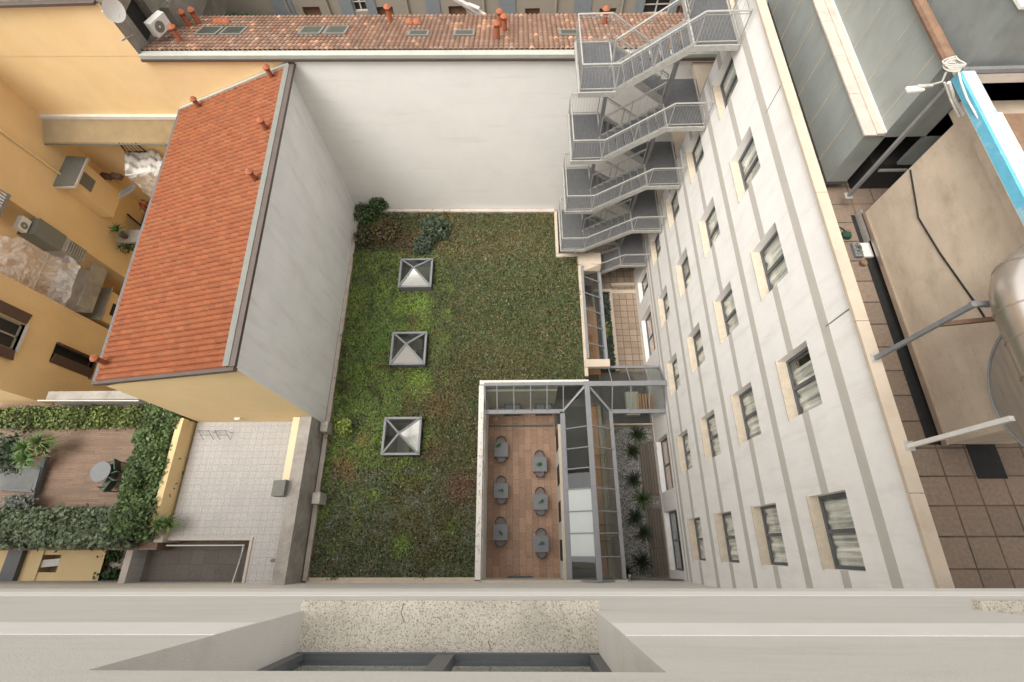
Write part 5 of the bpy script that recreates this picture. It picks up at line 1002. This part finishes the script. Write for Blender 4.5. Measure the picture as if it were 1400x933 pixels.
c = Zp(1178,342,16.06); tb_ = thing('tool_case','open grey plastic tool case lying on the roof tiles','tool case',c); MB().box((c[0]-.2,c[1]-.2,16.0),(c[0]-.01,c[1]+.2,16.09)).build('tray','table',tb_); MB().box((c[0]+.01,c[1]-.2,16.0),(c[0]+.24,c[1]+.2,16.07)).build('lid','acwhite',tb_)
m_ = MB()
for k in range(22): x_,y_ = c[0]-.18+random.random()*.14, c[1]-.17+random.random()*.33; m_.box((x_,y_,16.09),(x_+.03,y_+.05,16.115))
m_.build('tools','greymetal',tb_)
c = Zp(1157,321,16.1); dr = thing('power_tool','small green power tool with a black cable loop on the roof tiles','power tool',c); MB().hexa([off((c[0],c[1],16.0),a,b,z) for z in (.0,.13) for a,b in ((-.1,-.07),(.1,-.09),(.12,.06),(-.08,.08))]).build('body','greenplastic',dr); MB().lathe((c[0]+.08,c[1]+.1,16.0),[(.05,0),(.05,.12)],10).build('nose','rust',dr); MB().tube([(c[0]-.1+.16*math.sin(t*.5),c[1]+.12+.16*math.cos(t*.5),16.03) for t in range(12)],.014,6).build('cable','black',dr)
c = Zp(1180,360,16.05); tag(MB().lathe((c[0],c[1],16.0),[(.07,0),(.08,.1),(.06,.1)],12).build('brown_cup','rust',loc=(c[0],c[1],16)),'small brown cup standing on the roof tiles beside the tool case','cup')
# ================================================================== LIGHT
SE, SA = 66, 232      # sun elevation, compass-like azimuth used below
world = bpy.data.worlds.new('World'); scene.world = world; world.use_nodes = True
nt = world.node_tree; N = nt.nodes; L = nt.links; bg = N['Background']
sky = N.new('ShaderNodeTexSky'); sky.sky_type = 'NISHITA'; sky.sun_disc = False; sky.sun_elevation = rad(SE); sky.sun_rotation = rad(SA); sky.air_density = 1.0; sky.dust_density = 4.0; sky.ozone_density = .6
hs = N.new('ShaderNodeHueSaturation'); hs.inputs['Saturation'].default_value = .12; L.new(sky.outputs[0], hs.inputs['Color']); 
tn = N.new('ShaderNodeMix'); tn.data_type = 'RGBA'; tn.blend_type = 'MULTIPLY'; tn.inputs['Factor'].default_value = 1; tn.inputs['B'].default_value = (1,.965,.92,1); L.new(hs.outputs[0], tn.inputs['A']); L.new(tn.outputs['Result'], bg.inputs['Color']); bg.inputs['Strength'].default_value = .15
sl = bpy.data.lights.new('sun','SUN'); sl.energy = .9; sl.angle = rad(40); sl.color = (1,.95,.88); so = bpy.data.objects.new('sun', sl); COL.objects.link(so)
az = rad(SA); d = Vector((math.sin(az)*math.cos(rad(SE)), math.cos(az)*math.cos(rad(SE)), math.sin(rad(SE)))); so.rotation_euler = d.to_track_quat('Z','Y').to_euler(); so.location = (0,0,60)
scene.view_settings.view_transform = 'Standard'; scene.view_settings.look = 'None'; scene.view_settings.gamma = 1; scene.view_settings.use_curve_mapping = False; scene.view_settings.exposure = 1.2
scene.render.engine = 'CYCLES'; scene.cycles.max_bounces = 7; scene.cycles.diffuse_bounces = 4; scene.cycles.transparent_max_bounces = 12
